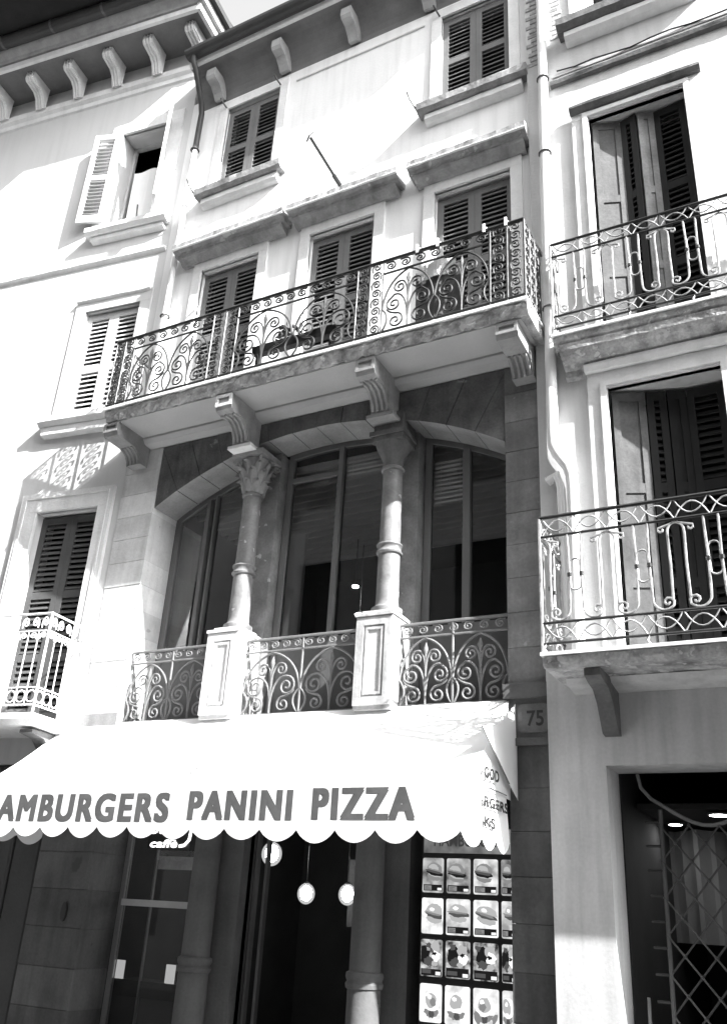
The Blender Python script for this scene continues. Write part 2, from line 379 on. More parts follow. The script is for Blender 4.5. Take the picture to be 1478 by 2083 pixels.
# window surrounds, sills, hoods
for (a, b) in TOPW:
    mb = MB(); mb.box(a - .13, a, -.03, .02, 10.5, 12.06); mb.box(b, b + .13, -.03, .02, 10.5, 12.06); mb.box(a - .13, b + .13, -.032, .02, 12.06, 12.2)
    f = H.part('window_surround', mb, STONE_W)
    f.part('sill', MB().prism_x([(.1, 10.5), (.1, 10.38), (-.12, 10.37), (-.16, 10.40), (-.17, 10.49), (-.15, 10.51)], a - .24, b + .24, 14, .006), STONE_H)
    f.part('sill_moulding', MB().prism_x([(0, 10.37), (-.09, 10.36), (-.10, 10.27), (-.06, 10.24), (0, 10.23)], a - .16, b + .16, 10, .004), STONE_W)
    for sx in (a - .02, b + .0): f.part('shutter_hook', MB().tube([(sx, -.02, 12.08), (sx - .02, -.10, 12.12), (sx - .05, -.13, 12.2)], .012, 5), IRON)
    f.part('shutter_stay', MB().tube([(a - .24, -.12, 10.42), (a - .30, -.22, 10.55), (a - .33, -.24, 10.66)], .012, 5), IRON)
HOODS = [(-6.86, -5.16), (-5.10, -3.60), (-3.47, -2.07)]
for (a, b), (c, d) in zip(DOORS, HOODS):
    mb = MB(); mb.box(a - .13, a, -.035, .02, 6.82, 9.13); mb.box(b, b + .13, -.035, .02, 6.82, 9.13); mb.box(a - .13, b + .13, -.037, .02, 9.13, 9.26)
    f = H.part('door_surround', mb, STONE_W)
    f.part('hood', MB().prism_x([(0, 9.36), (-.17, 9.36), (-.19, 9.39), (-.25, 9.42), (-.25, 9.50), (-.05, 9.55), (0, 9.55)], c, d, 26, .006), STONE_H)
    f.part('hood_moulding', MB().prism_x([(0, 9.355), (-.165, 9.355), (-.15, 9.32), (-.10, 9.29), (-.06, 9.262), (0, 9.262)], c + .05, d - .05, 14, .003), STONE_H)
    f.part('hood_edge', MB().prism_x([(-.235, 9.405), (-.258, 9.408), (-.258, 9.424), (-.235, 9.424)], c - .006, d + .006, 20, .003), STONE_W)
# shutters
for (a, b) in TOPW:
    w = (b - a) / 2 - .004
    leaf(H, a + .002, .06, 10.52, 12.03, w, SH_GREY, rails=(.5,), label=None)
    leaf(H, a + w + .006, .06, 10.52, 12.03, w, SH_GREY, rails=(.5,))
for i, (a, b) in enumerate(DOORS):
    w = (b - a) / 2 - .004
    for k in (0, 1):
        leaf(H, a + .002 + k * (w + .004), .09, 6.84, 9.08, w, SH_GREY, rails=(.27, .55), skip=(0,) if i == 1 else ())
# string below balcony / moulding above the arch
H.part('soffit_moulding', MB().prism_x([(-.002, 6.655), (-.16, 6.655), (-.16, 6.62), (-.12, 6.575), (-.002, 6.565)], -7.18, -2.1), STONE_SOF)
# loggia arch: radial stones
R0, CZ0, CX0 = 3.94, 2.43, -4.55
def arc_z(x): return CZ0 + math.sqrt(R0 * R0 - (x - CX0) ** 2)
N = 14; x_l, x_r = -6.655, -2.425
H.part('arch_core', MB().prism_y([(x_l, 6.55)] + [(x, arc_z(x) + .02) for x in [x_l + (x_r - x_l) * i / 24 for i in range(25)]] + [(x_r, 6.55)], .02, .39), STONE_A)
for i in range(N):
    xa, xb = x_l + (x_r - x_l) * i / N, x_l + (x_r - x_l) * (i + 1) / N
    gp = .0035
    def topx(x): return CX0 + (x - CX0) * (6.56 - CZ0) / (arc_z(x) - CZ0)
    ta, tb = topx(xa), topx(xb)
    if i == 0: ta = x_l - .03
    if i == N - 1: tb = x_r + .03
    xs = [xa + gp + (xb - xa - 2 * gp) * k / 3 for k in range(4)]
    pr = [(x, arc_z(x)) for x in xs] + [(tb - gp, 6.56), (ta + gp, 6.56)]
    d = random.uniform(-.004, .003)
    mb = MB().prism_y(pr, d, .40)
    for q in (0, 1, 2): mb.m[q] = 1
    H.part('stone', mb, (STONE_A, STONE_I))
# pilaster left and pier right: coursed blocks
def courses(host, x0, x1, y0, y1, z0, z1, n, mat):
    for k in range(n):
        a = z0 + (z1 - z0) * k / n; b = z0 + (z1 - z0) * (k + 1) / n
        host.part('stone', MB().cbox(x0 + random.uniform(0, .003), x1 - random.uniform(0, .003), y0 + random.uniform(-.004, .004), y1, a + .0012, b - .0012, .004), random.choice(mat) if isinstance(mat, (list, tuple)) else mat)
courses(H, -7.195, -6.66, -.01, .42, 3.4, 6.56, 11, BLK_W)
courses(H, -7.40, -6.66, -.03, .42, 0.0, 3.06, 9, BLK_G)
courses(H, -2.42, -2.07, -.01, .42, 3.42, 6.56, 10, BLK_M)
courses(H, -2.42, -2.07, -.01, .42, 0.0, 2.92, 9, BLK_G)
H.part('pilaster_moulding', MB().box(-7.42, -6.64, -.05, .42, 3.06, 3.4), STONE_M)
mb = MB(); mb.box(-2.43, -2.07, -.03, .42, 2.98, 3.30); mb.box(-2.45, -2.07, -.06, .42, 3.30, 3.42); mb.box(-2.445, -2.07, -.05, .42, 2.92, 2.98)
H.part('pier_capital', mb, GROUND_ST)
# lintel / floor band behind the awning
H.part('lintel', MB().box(-6.64, -2.45, .03, .5, 2.85, 3.3), GROUND_ST)
# columns with pedestal, capital, pier behind
for ci, cx in enumerate((-5.33, -3.63)):
    cy = .08
    prof = [(.145, 4.19), (.15, 4.21), (.15, 4.235), (.125, 4.25), (.112, 4.27), (.108, 4.32), (.106, 4.78), (.125, 4.79), (.130, 4.805), (.118, 4.82), (.112, 4.84), (.118, 4.86), (.130, 4.875), (.125, 4.89), (.104, 4.90), (.098, 5.68), (.115, 5.69), (.12, 5.71), (.105, 5.725)]
    c = H.part('column', MB().lathe(prof, cx, cy, 22), STONE_C)
    mb = MB()
    if ci == 0:   # leafy capital
        mb.lathe([(.10, 5.725), (.11, 5.85), (.14, 6.0), (.17, 6.12)], cx, cy, 16)
        for tier, (za, zb, ra, outw, hw) in enumerate(((5.725, 5.90, .105, .075, .050), (5.80, 6.03, .115, .095, .052), (5.92, 6.11, .135, .085, .040))):
            for k in range(8):
                a = 2 * math.pi * (k + .5 * (tier % 2)) / 8; ca, sa = math.cos(a), math.sin(a); vs = []; NT = 7
                for q in range(NT):
                    t_ = q / (NT - 1); rr = ra + .012 + outw * t_ ** 2.6; zz = za + (zb - za) * (t_ if t_ < .84 else .84 - (t_ - .84) * .9)
                    wv = hw * math.sin(math.pi * (.2 + .72 * t_)) * (1 + .16 * (q % 2))
                    for u, lift in ((-1, -.012), (-.45, .004), (0, .014), (.45, .004), (1, -.012)):
                        r_ = rr + lift; vs.append((cx + r_ * ca - u * wv * sa, cy + r_ * sa + u * wv * ca, zz - abs(u) * .010))
                mb.add(vs, [(q * 5 + e, q * 5 + e + 1, q * 5 + e + 6, q * 5 + e + 5) for q in range(NT - 1) for e in range(4)])
                off = [(x + (cx - x) * .10, y + (cy - y) * .10, z) for x, y, z in vs]; mb.add(off, [(q * 5 + e + 5, q * 5 + e + 6, q * 5 + e + 1, q * 5 + e) for q in range(NT - 1) for e in range(4)])
        for qx, qy in ((-1, -1), (1, -1), (-1, 1), (1, 1)):
            mb.tube([(cx + qx * (.10 + u), cy + qy * (.10 + u), 6.06 + z) for u, z in bez((0, -.10), (.03, .05), (.055, .045), 5) + spiral(.062, .022, .026, 1.2, math.pi / 2, -1, n=12)[1:]], .013, 6)
        mb.box(cx - .20, cx + .20, cy - .20, cy + .2, 6.13, 6.19)
    else:
        mb.lathe([(.10, 5.725), (.105, 5.80), (.13, 5.86), (.17, 5.93), (.185, 5.98)], cx, cy, 20)
        mb.box(cx - .17, cx + .17, cy - .17, cy + .15, 5.982, 6.04); mb.box(cx - .19, cx + .19, cy - .19, cy + .15, 6.04, 6.09); mb.box(cx - .16, cx + .16, cy - .15, cy + .15, 6.09, 6.3)
    c.part('capital', mb, STONE_D if ci else STONE_M)
    x0, x1, y0, y1 = cx - .20, cx + .17, -.11, .27
    mb = MB(); mb.box(x0, x1, y0, y1, 3.26, 4.12)
    # raised frame round a sunk front panel
    rframe(mb, x0 + .001, x1 - .001, 3.30, 4.11, .075, y0 - .018, y0 - .0005); rframe(mb, x0 + .095, x1 - .095, 3.395, 4.015, .022, y0 - .012, y0 - .0005)
    mb.prism_z([(x0 + .03, y0 + .03), (x1 - .03, y0 + .03), (x1 - .03, y1 - .03), (x0 + .03, y1 - .03)], 4.15, 4.187)
    mb.box(x0 - .012, x1 + .012, y0 - .03, y1 + .012, 4.12, 4.15)
    c.part('pedestal', mb, STONE_W if ci == 0 else gray('stained_pedestal', .52, var=.3, scale=5, streak=.4, bump=.4, spots=.36, spot_v=.3, spot_scale=5))
    H.part('pier', MB().box(cx - .19, cx + .19, .275, .52, 3.2, arc_z(cx) + .01), gray('pier_stone_%d' % ci, .20, var=.4, scale=5, bump=.4, spots=.33, spot_v=.45, spot_scale=6) if ci == 0 else bpy.data.materials['pier_stone_0'])
    # ground floor column
    prof = [(.165, 0), (.165, .12), (.14, .16), (.135, 1.08), (.15, 1.09), (.155, 1.12), (.142, 1.14), (.155, 1.17), (.15, 1.2), (.128, 1.21), (.12, 2.7), (.14, 2.72), (.16, 2.85)]
    H.part('column', MB().lathe(prof, cx - .07, .12, 22), GROUND_ST)
    H.part('pier', MB().box(cx - .18, cx + .24, .25, .5, 0, 2.85), GROUND_ST)
# loggia windows
def lwin(x0, x1, mull, zb=4.06, open_leaf=False):
    mb = MB(); y0, y1 = .42, .48
    ax = lambda a, b, d, n=8: [(x, arc_z(x) + d) for x in [b + (a - b) * i / n for i in range(n + 1)]]
    mb.prism_y([(x0, 3.3), (x0 + .07, 3.3), (x0 + .07, arc_z(x0 + .07) - .05), (x0, arc_z(x0) - .05)], y0, y1); mb.prism_y([(x1 - .07, 3.3), (x1, 3.3), (x1, arc_z(x1) - .05), (x1 - .07, arc_z(x1 - .07) - .05)], y0, y1)
    mb.prism_y([(x, z) for x, z in reversed(ax(x0, x1, -.05))] + ax(x0, x1, .02), y0 + .001, y1 - .001)
    mb.box(x0 + .07, x1 - .07, y0, y1, zb, zb + .09)
    wf = H.part('window_frame', mb, FRAME_G)
    for m, ww in mull:
        wf.part('mullion', MB().box(m - ww / 2, m + ww / 2, y0 - .02, y1 + .002, zb + .09, arc_z(m) - .05), FRAME_G)
    xs = [x0 + .07] + [m for m, _ in mull] + [x1 - .07]
    for a, b in zip(xs[:-1], xs[1:]):
        H.part('pane', MB().prism_y([(a + .004, zb + .09), (b - .004, zb + .09)] + ax(a + .004, b - .004, -.051), y0 + .025, y0 + .031), GLASS)
    H.part('apron_panel', MB().box(x0 + .07, x1 - .07, y0 + .01, y1 - .01, 3.3, zb), FRAME_D)
lwin(-6.655, -5.53, [(-6.19, .05), (-6.09, .02)])
lwin(-5.13, -3.83, [(-4.44, .055)])
H.part('casement_rail', MB().box(-5.06, -4.468, .41, .47, 5.98, 6.03), FRAME_G)
lwin(-3.43, -2.425, [(-2.97, .075)])
# first-floor room: slatted ceiling, lamps, pale panel added for its glow
rm = H.part('room', MB().box(-7.1, -2.1, 4.4, 4.42, 3.2, 6.4), ROOMWALL)
for k in range(16):
    rm.part('ceiling_slat', MB().box(-7.1, -2.1, .62 + k * .17, .66 + k * .17, 6.22, 6.30), gray('ceiling_slat_paint', .75, var=.1, bump=0) if k == 0 else bpy.data.materials['ceiling_slat_paint'])
mb = MB(); mb.prism_z([(-6.05, .95), (-5.3, 1.15), (-5.3, 1.2), (-6.05, 1.0)], 3.2, 5.7); rm.part('room_back_or_added_panel', mb, gray('added_glow_partition', .8, var=.1, bump=0))  # pale panel added to imitate a glow in the left bay

for i, (lx, ly, lz, sz, lab) in enumerate(((-5.40, 2.6, 5.55, .05, 'upper of two small lit lamps behind the middle loggia window'), (-5.42, 2.8, 5.22, .075, 'lower of two small lit lamps behind the middle loggia window'))):
    t = thing('room_lamp', lab, 'lamp', (lx, ly, lz), group='lamps in the loggia room')
    t.part('shade', MB().lathe([(.02, lz + .05), (sz, lz + .004)], lx, ly, 12), FRAME_D); t.part('bulb', MB().lathe([(.001, lz - .02), (sz * .8, lz - .012), (sz * .8, lz)], lx, ly, 12), ROOM_SPOT)
    t.part('rod', MB().tube([(lx, ly, lz + .05), (lx, ly, 6.22)], .006, 5), FRAME_D)

# half-raised slatted blinds right behind the glass
for lab, x0, x1, zt, n in (('slatted blind raised at the top of the middle loggia window', -4.40, -3.91, 6.20, 5), ('slatted blind half down at the top left of the right loggia window', -3.35, -3.02, 5.93, 10)):
    t = thing('window_blind', lab, 'blind', ((x0 + x1) / 2, .50, zt), group='blinds in the loggia')
    bm = MB().prism_x([(-.013, -.017), (-.010, -.019), (.013, .017), (.010, .019)], -(x1 - x0) / 2, (x1 - x0) / 2).mesh('slat', BLIND)
    for k in range(n): t.inst('slat', bm, ((x0 + x1) / 2, .50, zt - .05 * k), rx=random.uniform(-.1, .1))
    for cx_ in (x0 + .06, x1 - .06): t.part('cord', MB().tube([(cx_, .50, zt + .02), (cx_, .50, zt - .05 * n)], .003, 4), BLIND)
# ground floor of the middle house: shop window, doorway, interior
mb = MB(); mb.box(-6.655, -6.60, .42, .47, 0, 2.85); mb.box(-5.62, -5.58, .42, .47, 0, 2.85); mb.box(-6.60, -5.62, .42, .47, .35, .45); mb.box(-6.60, -5.62, .42, .47, 2.79, 2.85)
sw = H.part('shop_window', mb, FRAME_G); sw.part('crossbar', MB().box(-6.60, -5.62, .40, .45, 1.585, 1.645), gray('bar_metal', .42, rough=.4, bump=0))
sw.part('pane', MB().box(-6.598, -5.622, .44, .446, .452, 2.788), GLASS)
sw.part('stile', MB().box(-6.30, -6.285, .47, .50, .46, 2.78), FRAME_G)
mb = MB(); mb.box(-5.145, -5.09, .36, .42, 0, 2.85); mb.box(-5.06, -5.035, .42, .47, 0, 2.85); mb.box(-4.985, -4.955, .47, .52, 0, 2.85)
H.part('door_frame', mb, FRAME_D)
mb = MB(); mb.box(-7.1, -2.1, 4.6, 4.62, 0, 3.0); mb.box(-7.1, -2.1, .55, 4.6, 2.96, 3.0)
rm2 = H.part('shop_room', mb, DARK)
rm2.part('shop_panel', MB().box(-5.25, -4.75, 2.6, 2.64, 1.5, 2.2), gray('shop_notice', .05, var=.5, scale=5, bump=0))

# ================================================================== MIDDLE BALCONY
B = thing('balcony', 'long stone balcony with black scrollwork railing above the loggia', 'balcony', (-4.55, 0, 6.6), group='balconies')
YF = -.66; XL, XR = -7.06, -1.96
B.part('slab', MB().prism_x([(-.002, 6.66), (-.60, 6.66), (-.63, 6.69), (-.64, 6.72), (-.655, 6.745), (-.655, 6.775), (-.002, 6.775)], XL + .02, XR - .01, 110, .011), SLABEDGE)
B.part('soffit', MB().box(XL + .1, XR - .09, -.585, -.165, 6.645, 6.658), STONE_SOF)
B.part('slab_edge', MB().box(XL, XR, YF - .02, -.003, 6.785, 6.815), TRIM)
CORB = (-6.96, -5.36, -3.65, -2.19)
for i, cx in enumerate(CORB):
    if i in (1, 2): pr = [(-.02, 6.642), (-.58, 6.642), (-.585, 6.50), (-.57, 6.46), (-.50, 6.44), (-.44, 6.45), (-.40, 6.455), (-.33, 6.43), (-.27, 6.37), (-.235, 6.30), (-.225, 6.24), (-.22, 6.21), (-.02, 6.21)]
    else: pr = [(-.02, 6.642), (-.58, 6.642), (-.585, 6.52), (-.565, 6.48), (-.30, 6.47), (-.26, 6.46), (-.20, 6.42), (-.16, 6.36), (-.15, 6.31), (-.02, 6.31)]
    c = B.part('corbel', MB().prism_x(pr, cx - .105, cx + .105), STONE_B if i in (1, 2) else STONE_M)
    mb = MB()
    for k in range(4):
        u = cx - .078 + k * .052
        pts = [(u, y - .006, z - .006) for y, z in (pr[4:-2] if i in (1, 2) else pr[4:-1])]
        mb.tube(pts, .016, 6)
    c.part('fluting', mb, STONE_B if i in (1, 2) else STONE_M)
    rf = MB(); rframe(rf, cx - .104, cx + .104, 6.50 if i in (1, 2) else 6.525, 6.635, .03, -.60, -.583); c.part('corbel_panel', rf, STONE_W if i in (1,) else STONE_M)
    if i in (1, 2): c.part('corbel_foot', MB().box(cx - .15, cx + .15, -.24, -.02, 6.17, 6.208), STONE_W if i == 1 else STONE_M)
RT, RM, RB = 7.735, 7.57, 6.85
def railbar(host, pts, mat, r=.014, name='rail', flat=1.0): return host.part(name, MB().tube(pts, r, 6, flat=flat), mat)
railbar(B, [(XL + .02, -.06, RT), (XL + .02, YF, RT), (XR - .02, YF, RT), (XR - .02, -.1, RT)], IRON, .020)
railbar(B, [(XL + .02, -.06, RB), (XL + .02, YF, RB), (XR - .02, YF, RB), (XR - .02, -.1, RB)], IRON, .013)
COLS = [(XL + .02, -6.90), (-6.90, -6.75), (-5.60, -5.43), (-5.43, -5.26), (-3.76, -3.61), (-3.61, -3.46), (-2.32, -2.15), (-2.15, XR - .02)]
BAYS = [(-6.75, -5.60), (-5.26, -3.76), (-3.46, -2.32)]
posts = sorted({round(x, 3) for c in COLS for x in c})
for px in posts: railbar(B, [(px, YF, 6.815), (px, YF, RT)], IRON, .012, 'post')
csm = cscroll_mesh(.047, .0085, IRON)
for a, b in COLS:
    n = 8
    for k in range(n):
        z = RB + .055 + (RT - RB - .11) * k / (n - 1)
        B.inst('scroll', csm, ((a + b) / 2, YF, z), ry=math.pi * .5 * random.choice((0, 0, 1)) * 0, sc=(1.1 if k % 2 else -1.1, 1, 1.1))
for a, b in BAYS:
    railbar(B, [(a, YF, RM), (b, YF, RM)], IRON, .012)
    w = (b - a) / 2
    for k in (0, 1): tree_motif(B, IRON, a + k * w, RB, w, RM - RB, YF, .0105)
    nf = int((b - a) / .15)
    for k in range(nf):
        B.inst('scroll', csm, (a + (k + .5) * (b - a) / nf, YF, (RT + RM) / 2), ry=math.pi / 2, sc=(1.1, 1, 1.25 if k < nf / 2 else -1.25))
for xs_ in (XL + .02, XR - .02):
    for k in range(1, 4):
        y = YF + .155 * k
        railbar(B, [(xs_, y, 6.815), (xs_, y, RT)], IRON, .011, 'post')
        for j in range(8):
            B.inst('scroll', csm, (xs_, y - .078, RB + .055 + (RT - RB - .11) * j / 7), rz=math.pi / 2, sc=(1.1 if j % 2 else -1.1, 1, 1.1))
# things on the balcony
t = thing('flower_trough', 'dark narrow planting trough with a small plant behind the middle balcony railing', 'flower trough', (-4.6, -.5, 7.1))
t.part('trough', MB().prism_x([(-.56, 7.20), (-.54, 7.11), (-.46, 7.11), (-.44, 7.20)], -5.1, -4.05), WOOD_D)
mb = MB()
for k in range(26):
    x, z = -4.66 + random.gauss(0, .10), 7.22 + random.random() * .17; a = random.random() * 6.28; l_ = .05
    mb.quad((x, -.5, z), (x + l_ * math.cos(a), -.5 + .03 * math.sin(a * 2), z + l_ * math.sin(a)), (x + l_ * 1.4 * math.cos(a + .5), -.52, z + l_ * 1.4 * math.sin(a + .5)), (x + l_ * math.cos(a + 1), -.5, z + l_ * math.sin(a + 1)))
t.part('plant', mb, SH_DARK).o['kind'] = 'stuff'
mb = MB(); mb.box(-5.05, -5.02, -.54, -.46, 6.82, 7.11); mb.box(-4.13, -4.10, -.54, -.46, 6.82, 7.11); t.part('stand', mb, WOOD_D)
def cloth(x0, x1, zt, zb, y, n=10, amp=.02):
    mb = MB(); vs = []
    for j in range(5):
        for i in range(n + 1):
            u = i / n; v = j / 4; vs.append((x0 + (x1 - x0) * u, y + amp * math.sin(u * 9 + v) + .01 * v, zt + (zb - zt) * v * (1 + .05 * math.sin(u * 5))))
    fs = [(j * (n + 1) + i, j * (n + 1) + i + 1, (j + 1) * (n + 1) + i + 1, (j + 1) * (n + 1) + i) for j in range(4) for i in range(n)]
    mb.add(vs, fs); off = len(vs)
    mb.add([(a, b + .006, c) for a, b, c in vs], [tuple(reversed(f)) for f in fs])
    return mb
thing('towel', 'white towel hanging inside the right end of the middle balcony railing', 'towel', (-2.9, -.6, 7.5), mb=cloth(-3.08, -2.70, 7.60, 7.42, -.60), mat=CLOTH_W)
thing('dark_cloth', 'dark cloth hanging behind the right bay of the middle balcony railing', 'cloth', (-2.9, -.56, 7.3), mb=cloth(-3.15, -2.62, 7.56, 6.95, -.55), mat=gray('grey_laundry', .10, var=.2))
for x, lab in ((-3.08, 'leftmost white clothes peg on the middle balcony top rail'), (-2.86, 'second white clothes peg from the left on the middle balcony rail'), (-2.37, 'third white clothes peg from the left on the middle balcony rail'), (-2.15, 'rightmost white clothes peg on the middle balcony top rail')):
    mb = MB(); mb.box(x - .012, x + .012, YF - .032, YF - .022, 7.70, 7.80); mb.box(x - .012, x + .012, YF + .022, YF + .032, 7.70, 7.80); mb.box(x - .011, x + .011, YF - .022, YF + .022, 7.757, 7.77)
    thing('clothes_peg', lab, 'clothes peg', (x, YF, 7.73), group='clothes pegs on the balcony rail', mb=mb, mat=TRIM)

# ================================================================== LOGGIA RAILINGS
def loggia_rail(x0, x1, lab):
    t = thing('loggia_railing', lab, 'railing', ((x0 + x1) / 2, .05, 3.3), group='railings of the loggia')
    y = .05
    railbar(t, [(x0, y, 4.055), (x1, y, 4.055)], IRON_G, .016); railbar(t, [(x0, y, 3.93), (x1, y, 3.93)], IRON_G, .012); railbar(t, [(x0, y, 3.31), (x1, y, 3.31)], IRON_G, .012)
    w = (x1 - x0) / 2
    railbar(t, [(x0 + w, y, 3.31), (x0 + w, y, 4.055)], IRON_G, .012, 'post')
    for k in (0, 1): tree_motif(t, IRON_G, x0 + k * w, 3.31, w, .615, y, .0115)
    nf = max(4, int((x1 - x0) / .13)); m = cscroll_mesh(.04, .008, IRON_G)
    for k in range(nf): t.inst('scroll', m, (x0 + (k + .5) * (x1 - x0) / nf, y, 3.992), ry=math.pi / 2, sc=(1, 1, 1.2 if k < nf / 2 else -1.2))
loggia_rail(-6.65, -5.53, 'grey scrollwork railing of the left loggia bay, beside the sunlit pilaster')
loggia_rail(-5.16, -3.84, 'grey scrollwork railing of the middle loggia bay, between the two columns')
loggia_rail(-3.46, -2.43, 'grey scrollwork railing of the right loggia bay')

# ================================================================== AWNING
A = thing('awning', 'white canvas shop awning lettered for hamburgers, panini and pizza', 'awning', (-4.87, 0, 2.9))
AX0, AX1, AD = -7.36, -2.41, 1.04
nx = 60; mb = MB(); prof = []
for j in range(11):
    t_ = j / 10; prof.append((-.02 - (AD - .02) * t_, 3.295 - .79 * t_ - .05 * math.sin(math.pi * t_)))
vs = []
for i in range(nx + 1):
    x = AX0 + (AX1 - AX0) * i / nx
    for j, (y, z) in enumerate(prof):
        t_ = j / 10; sag = .004 * math.sin(i * .5) * math.sin(math.pi * t_) - .010 * (1 - math.cos(2 * math.pi * (x - AX0) / 1.65)) * math.sin(math.pi * t_)
        vs.append((x, y, z + sag))
m_ = len(prof); fs = [(i * m_ + j, (i + 1) * m_ + j, (i + 1) * m_ + j + 1, i * m_ + j + 1) for i in range(nx) for j in range(m_ - 1)]
mb.add(vs, fs); mb.smooth = True; A.part('canopy', mb, AWN)
zF = prof[-1][1]
def vshape(u, pitch): return abs(math.sin(math.pi * u / pitch)) ** .75
mb = MB(); n = 15 * 10; vs = []
pitch = (AX1 - AX0) / 15; SCAL = [random.uniform(.074, .096) for _ in range(15)]
for i in range(n + 1):
    x = AX0 + (AX1 - AX0) * i / n; zb = 2.175 - SCAL[min(14, int((x - AX0) / pitch))] * vshape(x - AX0, pitch) + .006 * math.sin(x * 2.1)
    for j in range(5):
        t_ = j / 4; vs.append((x, -AD, zF + (zb - zF) * t_))
fs = [(i * 5 + j, (i + 1) * 5 + j, (i + 1) * 5 + j + 1, i * 5 + j + 1) for i in range(n) for j in range(4)]
mb.add(vs, fs); mb.smooth = True; A.part('valance', mb, AWN)
for X, nm in ((AX1, 'side_panel'), (AX0, 'side_panel')):
    mb = MB(); sx = .012 if X == AX1 else -.012
    pts = [(y, z) for y, z in prof]
    ptsl = [(-.02 - (AD - .02) * j / 10, 2.50 + .02 * math.sin(j) * 0) for j in range(11)]
    vs = [(X, y, z) for y, z in pts] + [(X + sx * math.sin(math.pi * j / 10) * 2, y, z) for j, (y, z) in enumerate(ptsl)]
    mb.add(vs, [(j, j + 1, 12 + j, 11 + j) for j in range(10)]); A.part(nm, mb, AWN)
    mb = MB(); vs = []; n = 40
    for i in range(n + 1):
        u = i / n; y = -.16 - (AD - .16) * u if X == AX1 else -.03 - (AD - .03) * u; zb = 2.17 - .085 * vshape(u, 1 / 3)
        for j in range(3): vs.append((X + sx * (1 + j) * min(1, (1 - u) * 4), y, 2.52 + (zb - 2.52) * j / 2))
    mb.add(vs, [(i * 3 + j, (i + 1) * 3 + j, (i + 1) * 3 + j + 1, i * 3 + j + 1) for i in range(n) for j in range(2)]); A.part('side_valance', mb, AWN)
# wing flap by the wall at the right end, with its seam
mb = MB(); mb.add([(AX1 + .056, -.80, 2.93), (AX1 + .056, -.79, 2.75), (AX1 + .057, -.22, 2.60), (AX1 + .058, -.01, 2.50), (AX1 + .058, -.005, 2.9), (AX1 + .057, -.02, 3.27), (AX1 + .056, -.40, 3.02)], [(0, 2, 3, 4, 5, 6)])
A.part('corner_flap', mb, AWN)
A.part('seam', MB().tube([(AX1 + .058, -.80, 2.93), (AX1 + .059, -.51, 2.765), (AX1 + .060, -.22, 2.60)], .005, 5), FRAME_D)
A.part('front_bar', MB().tube([(AX0, -AD + .03, zF - .02), (AX1, -AD + .03, zF - .02)], .02, 8), FRAME_D)
for x in (-6.5, -4.5, -2.7): A.part('folding_arm', MB().tube([(x, .0, 2.75), (x + .25, -.5, 2.6), (x, -AD + .05, zF - .03)], .018, 6), FRAME_D)

def text_mesh(s, h, depth=.002, bold=.0, shear=0.0, mat=None, width=None, space=1.02):
    cu = bpy.data.curves.new('lettering', 'FONT'); cu.body = s; cu.size = 1; cu.extrude = 0; cu.offset = bold; cu.shear = shear; cu.resolution_u = 4; cu.space_character = space
    o = bpy.data.objects.new('lettering', cu); COL.objects.link(o)
    me = bpy.data.meshes.new_from_object(o.evaluated_get(bpy.context.evaluated_depsgraph_get()))
    bpy.data.objects.remove(o); bpy.data.curves.remove(cu)
    xs = [v.co.x for v in me.vertices]; ys = [v.co.y for v in me.vertices]
    sx = (width / (max(xs) - min(xs))) if width else h / (max(ys) - min(ys)); sy = h / (max(ys) - min(ys))
    x0, y0 = min(xs), min(ys)
    for v in me.vertices: v.co = ((v.co.x - x0) * sx, 0, (v.co.y - y0) * sy)
    me.materials.clear(); me.materials.append(mat); me.name = 'lettering'
    return me
def heavy(s, h, width, mat, w, space=1.22):
    """thick letters: the outline repeated over a small square, a hair apart in depth"""
    src = text_mesh(s, h - w * .55, mat=mat, width=width - w, space=space); vs, fs = [], []; n = 0
    for i in range(6):
        for j in range(2):
            o = len(vs); vs += [(v.co.x + w * i / 5, -.00008 * n, v.co.z + w * .55 * j) for v in src.vertices]; fs += [tuple(o + k for k in p.vertices) for p in src.polygons]; n += 1
    me = bpy.data.meshes.new('lettering'); me.from_pydata(vs, [], fs); me.materials.append(mat); return me
YV = -AD - .0008
def letters(host, s, x0, x1, z, h, mat, y=YV):
    host.inst('lettering', heavy(s, h, x1 - x0, mat, .034), (x0, y, z))
letters(A, 'HAMBURGERS', -7.18, -4.96, 2.215, .235, INK); letters(A, 'PANINI', -4.77, -3.78, 2.235, .225, INK); letters(A, 'PIZZA', -3.61, -2.76, 2.24, .23, INK)
for s_, y0, y1, z, h in (('OOD', -.72, -.41, 2.575, .085), ('RGERS', -.72, -.22, 2.375, .075), ('KS', -.72, -.50, 2.235, .075)):
    me = heavy(s_, h, y1 - y0, INK_S, .012, 1.1); A.inst('lettering', me, (AX1 + .046, y0, z), rz=math.pi / 2)
A.part('seam', MB().tube([(AX1 + .03, -.60, 2.525), (AX1 + .03, -.2, 2.515)], .004, 5), FRAME_D)
# faint faded marks on the canopy: slanted double strokes and a heart-like fold mark
def on_canopy(x, t_): return (x, -.02 - (AD - .02) * t_, 3.295 - .79 * t_ - .05 * math.sin(math.pi * t_) + .012)
for x0 in (-5.92, -5.84, -4.80, -4.70, -4.33, -4.25):
    mb = MB(); mb.add([on_canopy(x0, .82), on_canopy(x0 + .02, .82), on_canopy(x0 + .18, .5), on_canopy(x0 + .16, .5)], [(0, 1, 2, 3)]); A.part('faded_print', mb, INK_L)
for dt in (0, .07):
    mb = MB(); mb.add([on_canopy(-5.02, .66 + dt), on_canopy(-4.93, .74 + dt), on_canopy(-4.84, .66 + dt), on_canopy(-4.93, .70 + dt)], [(0, 1, 2, 3)]); A.part('faded_print', mb, INK_L)

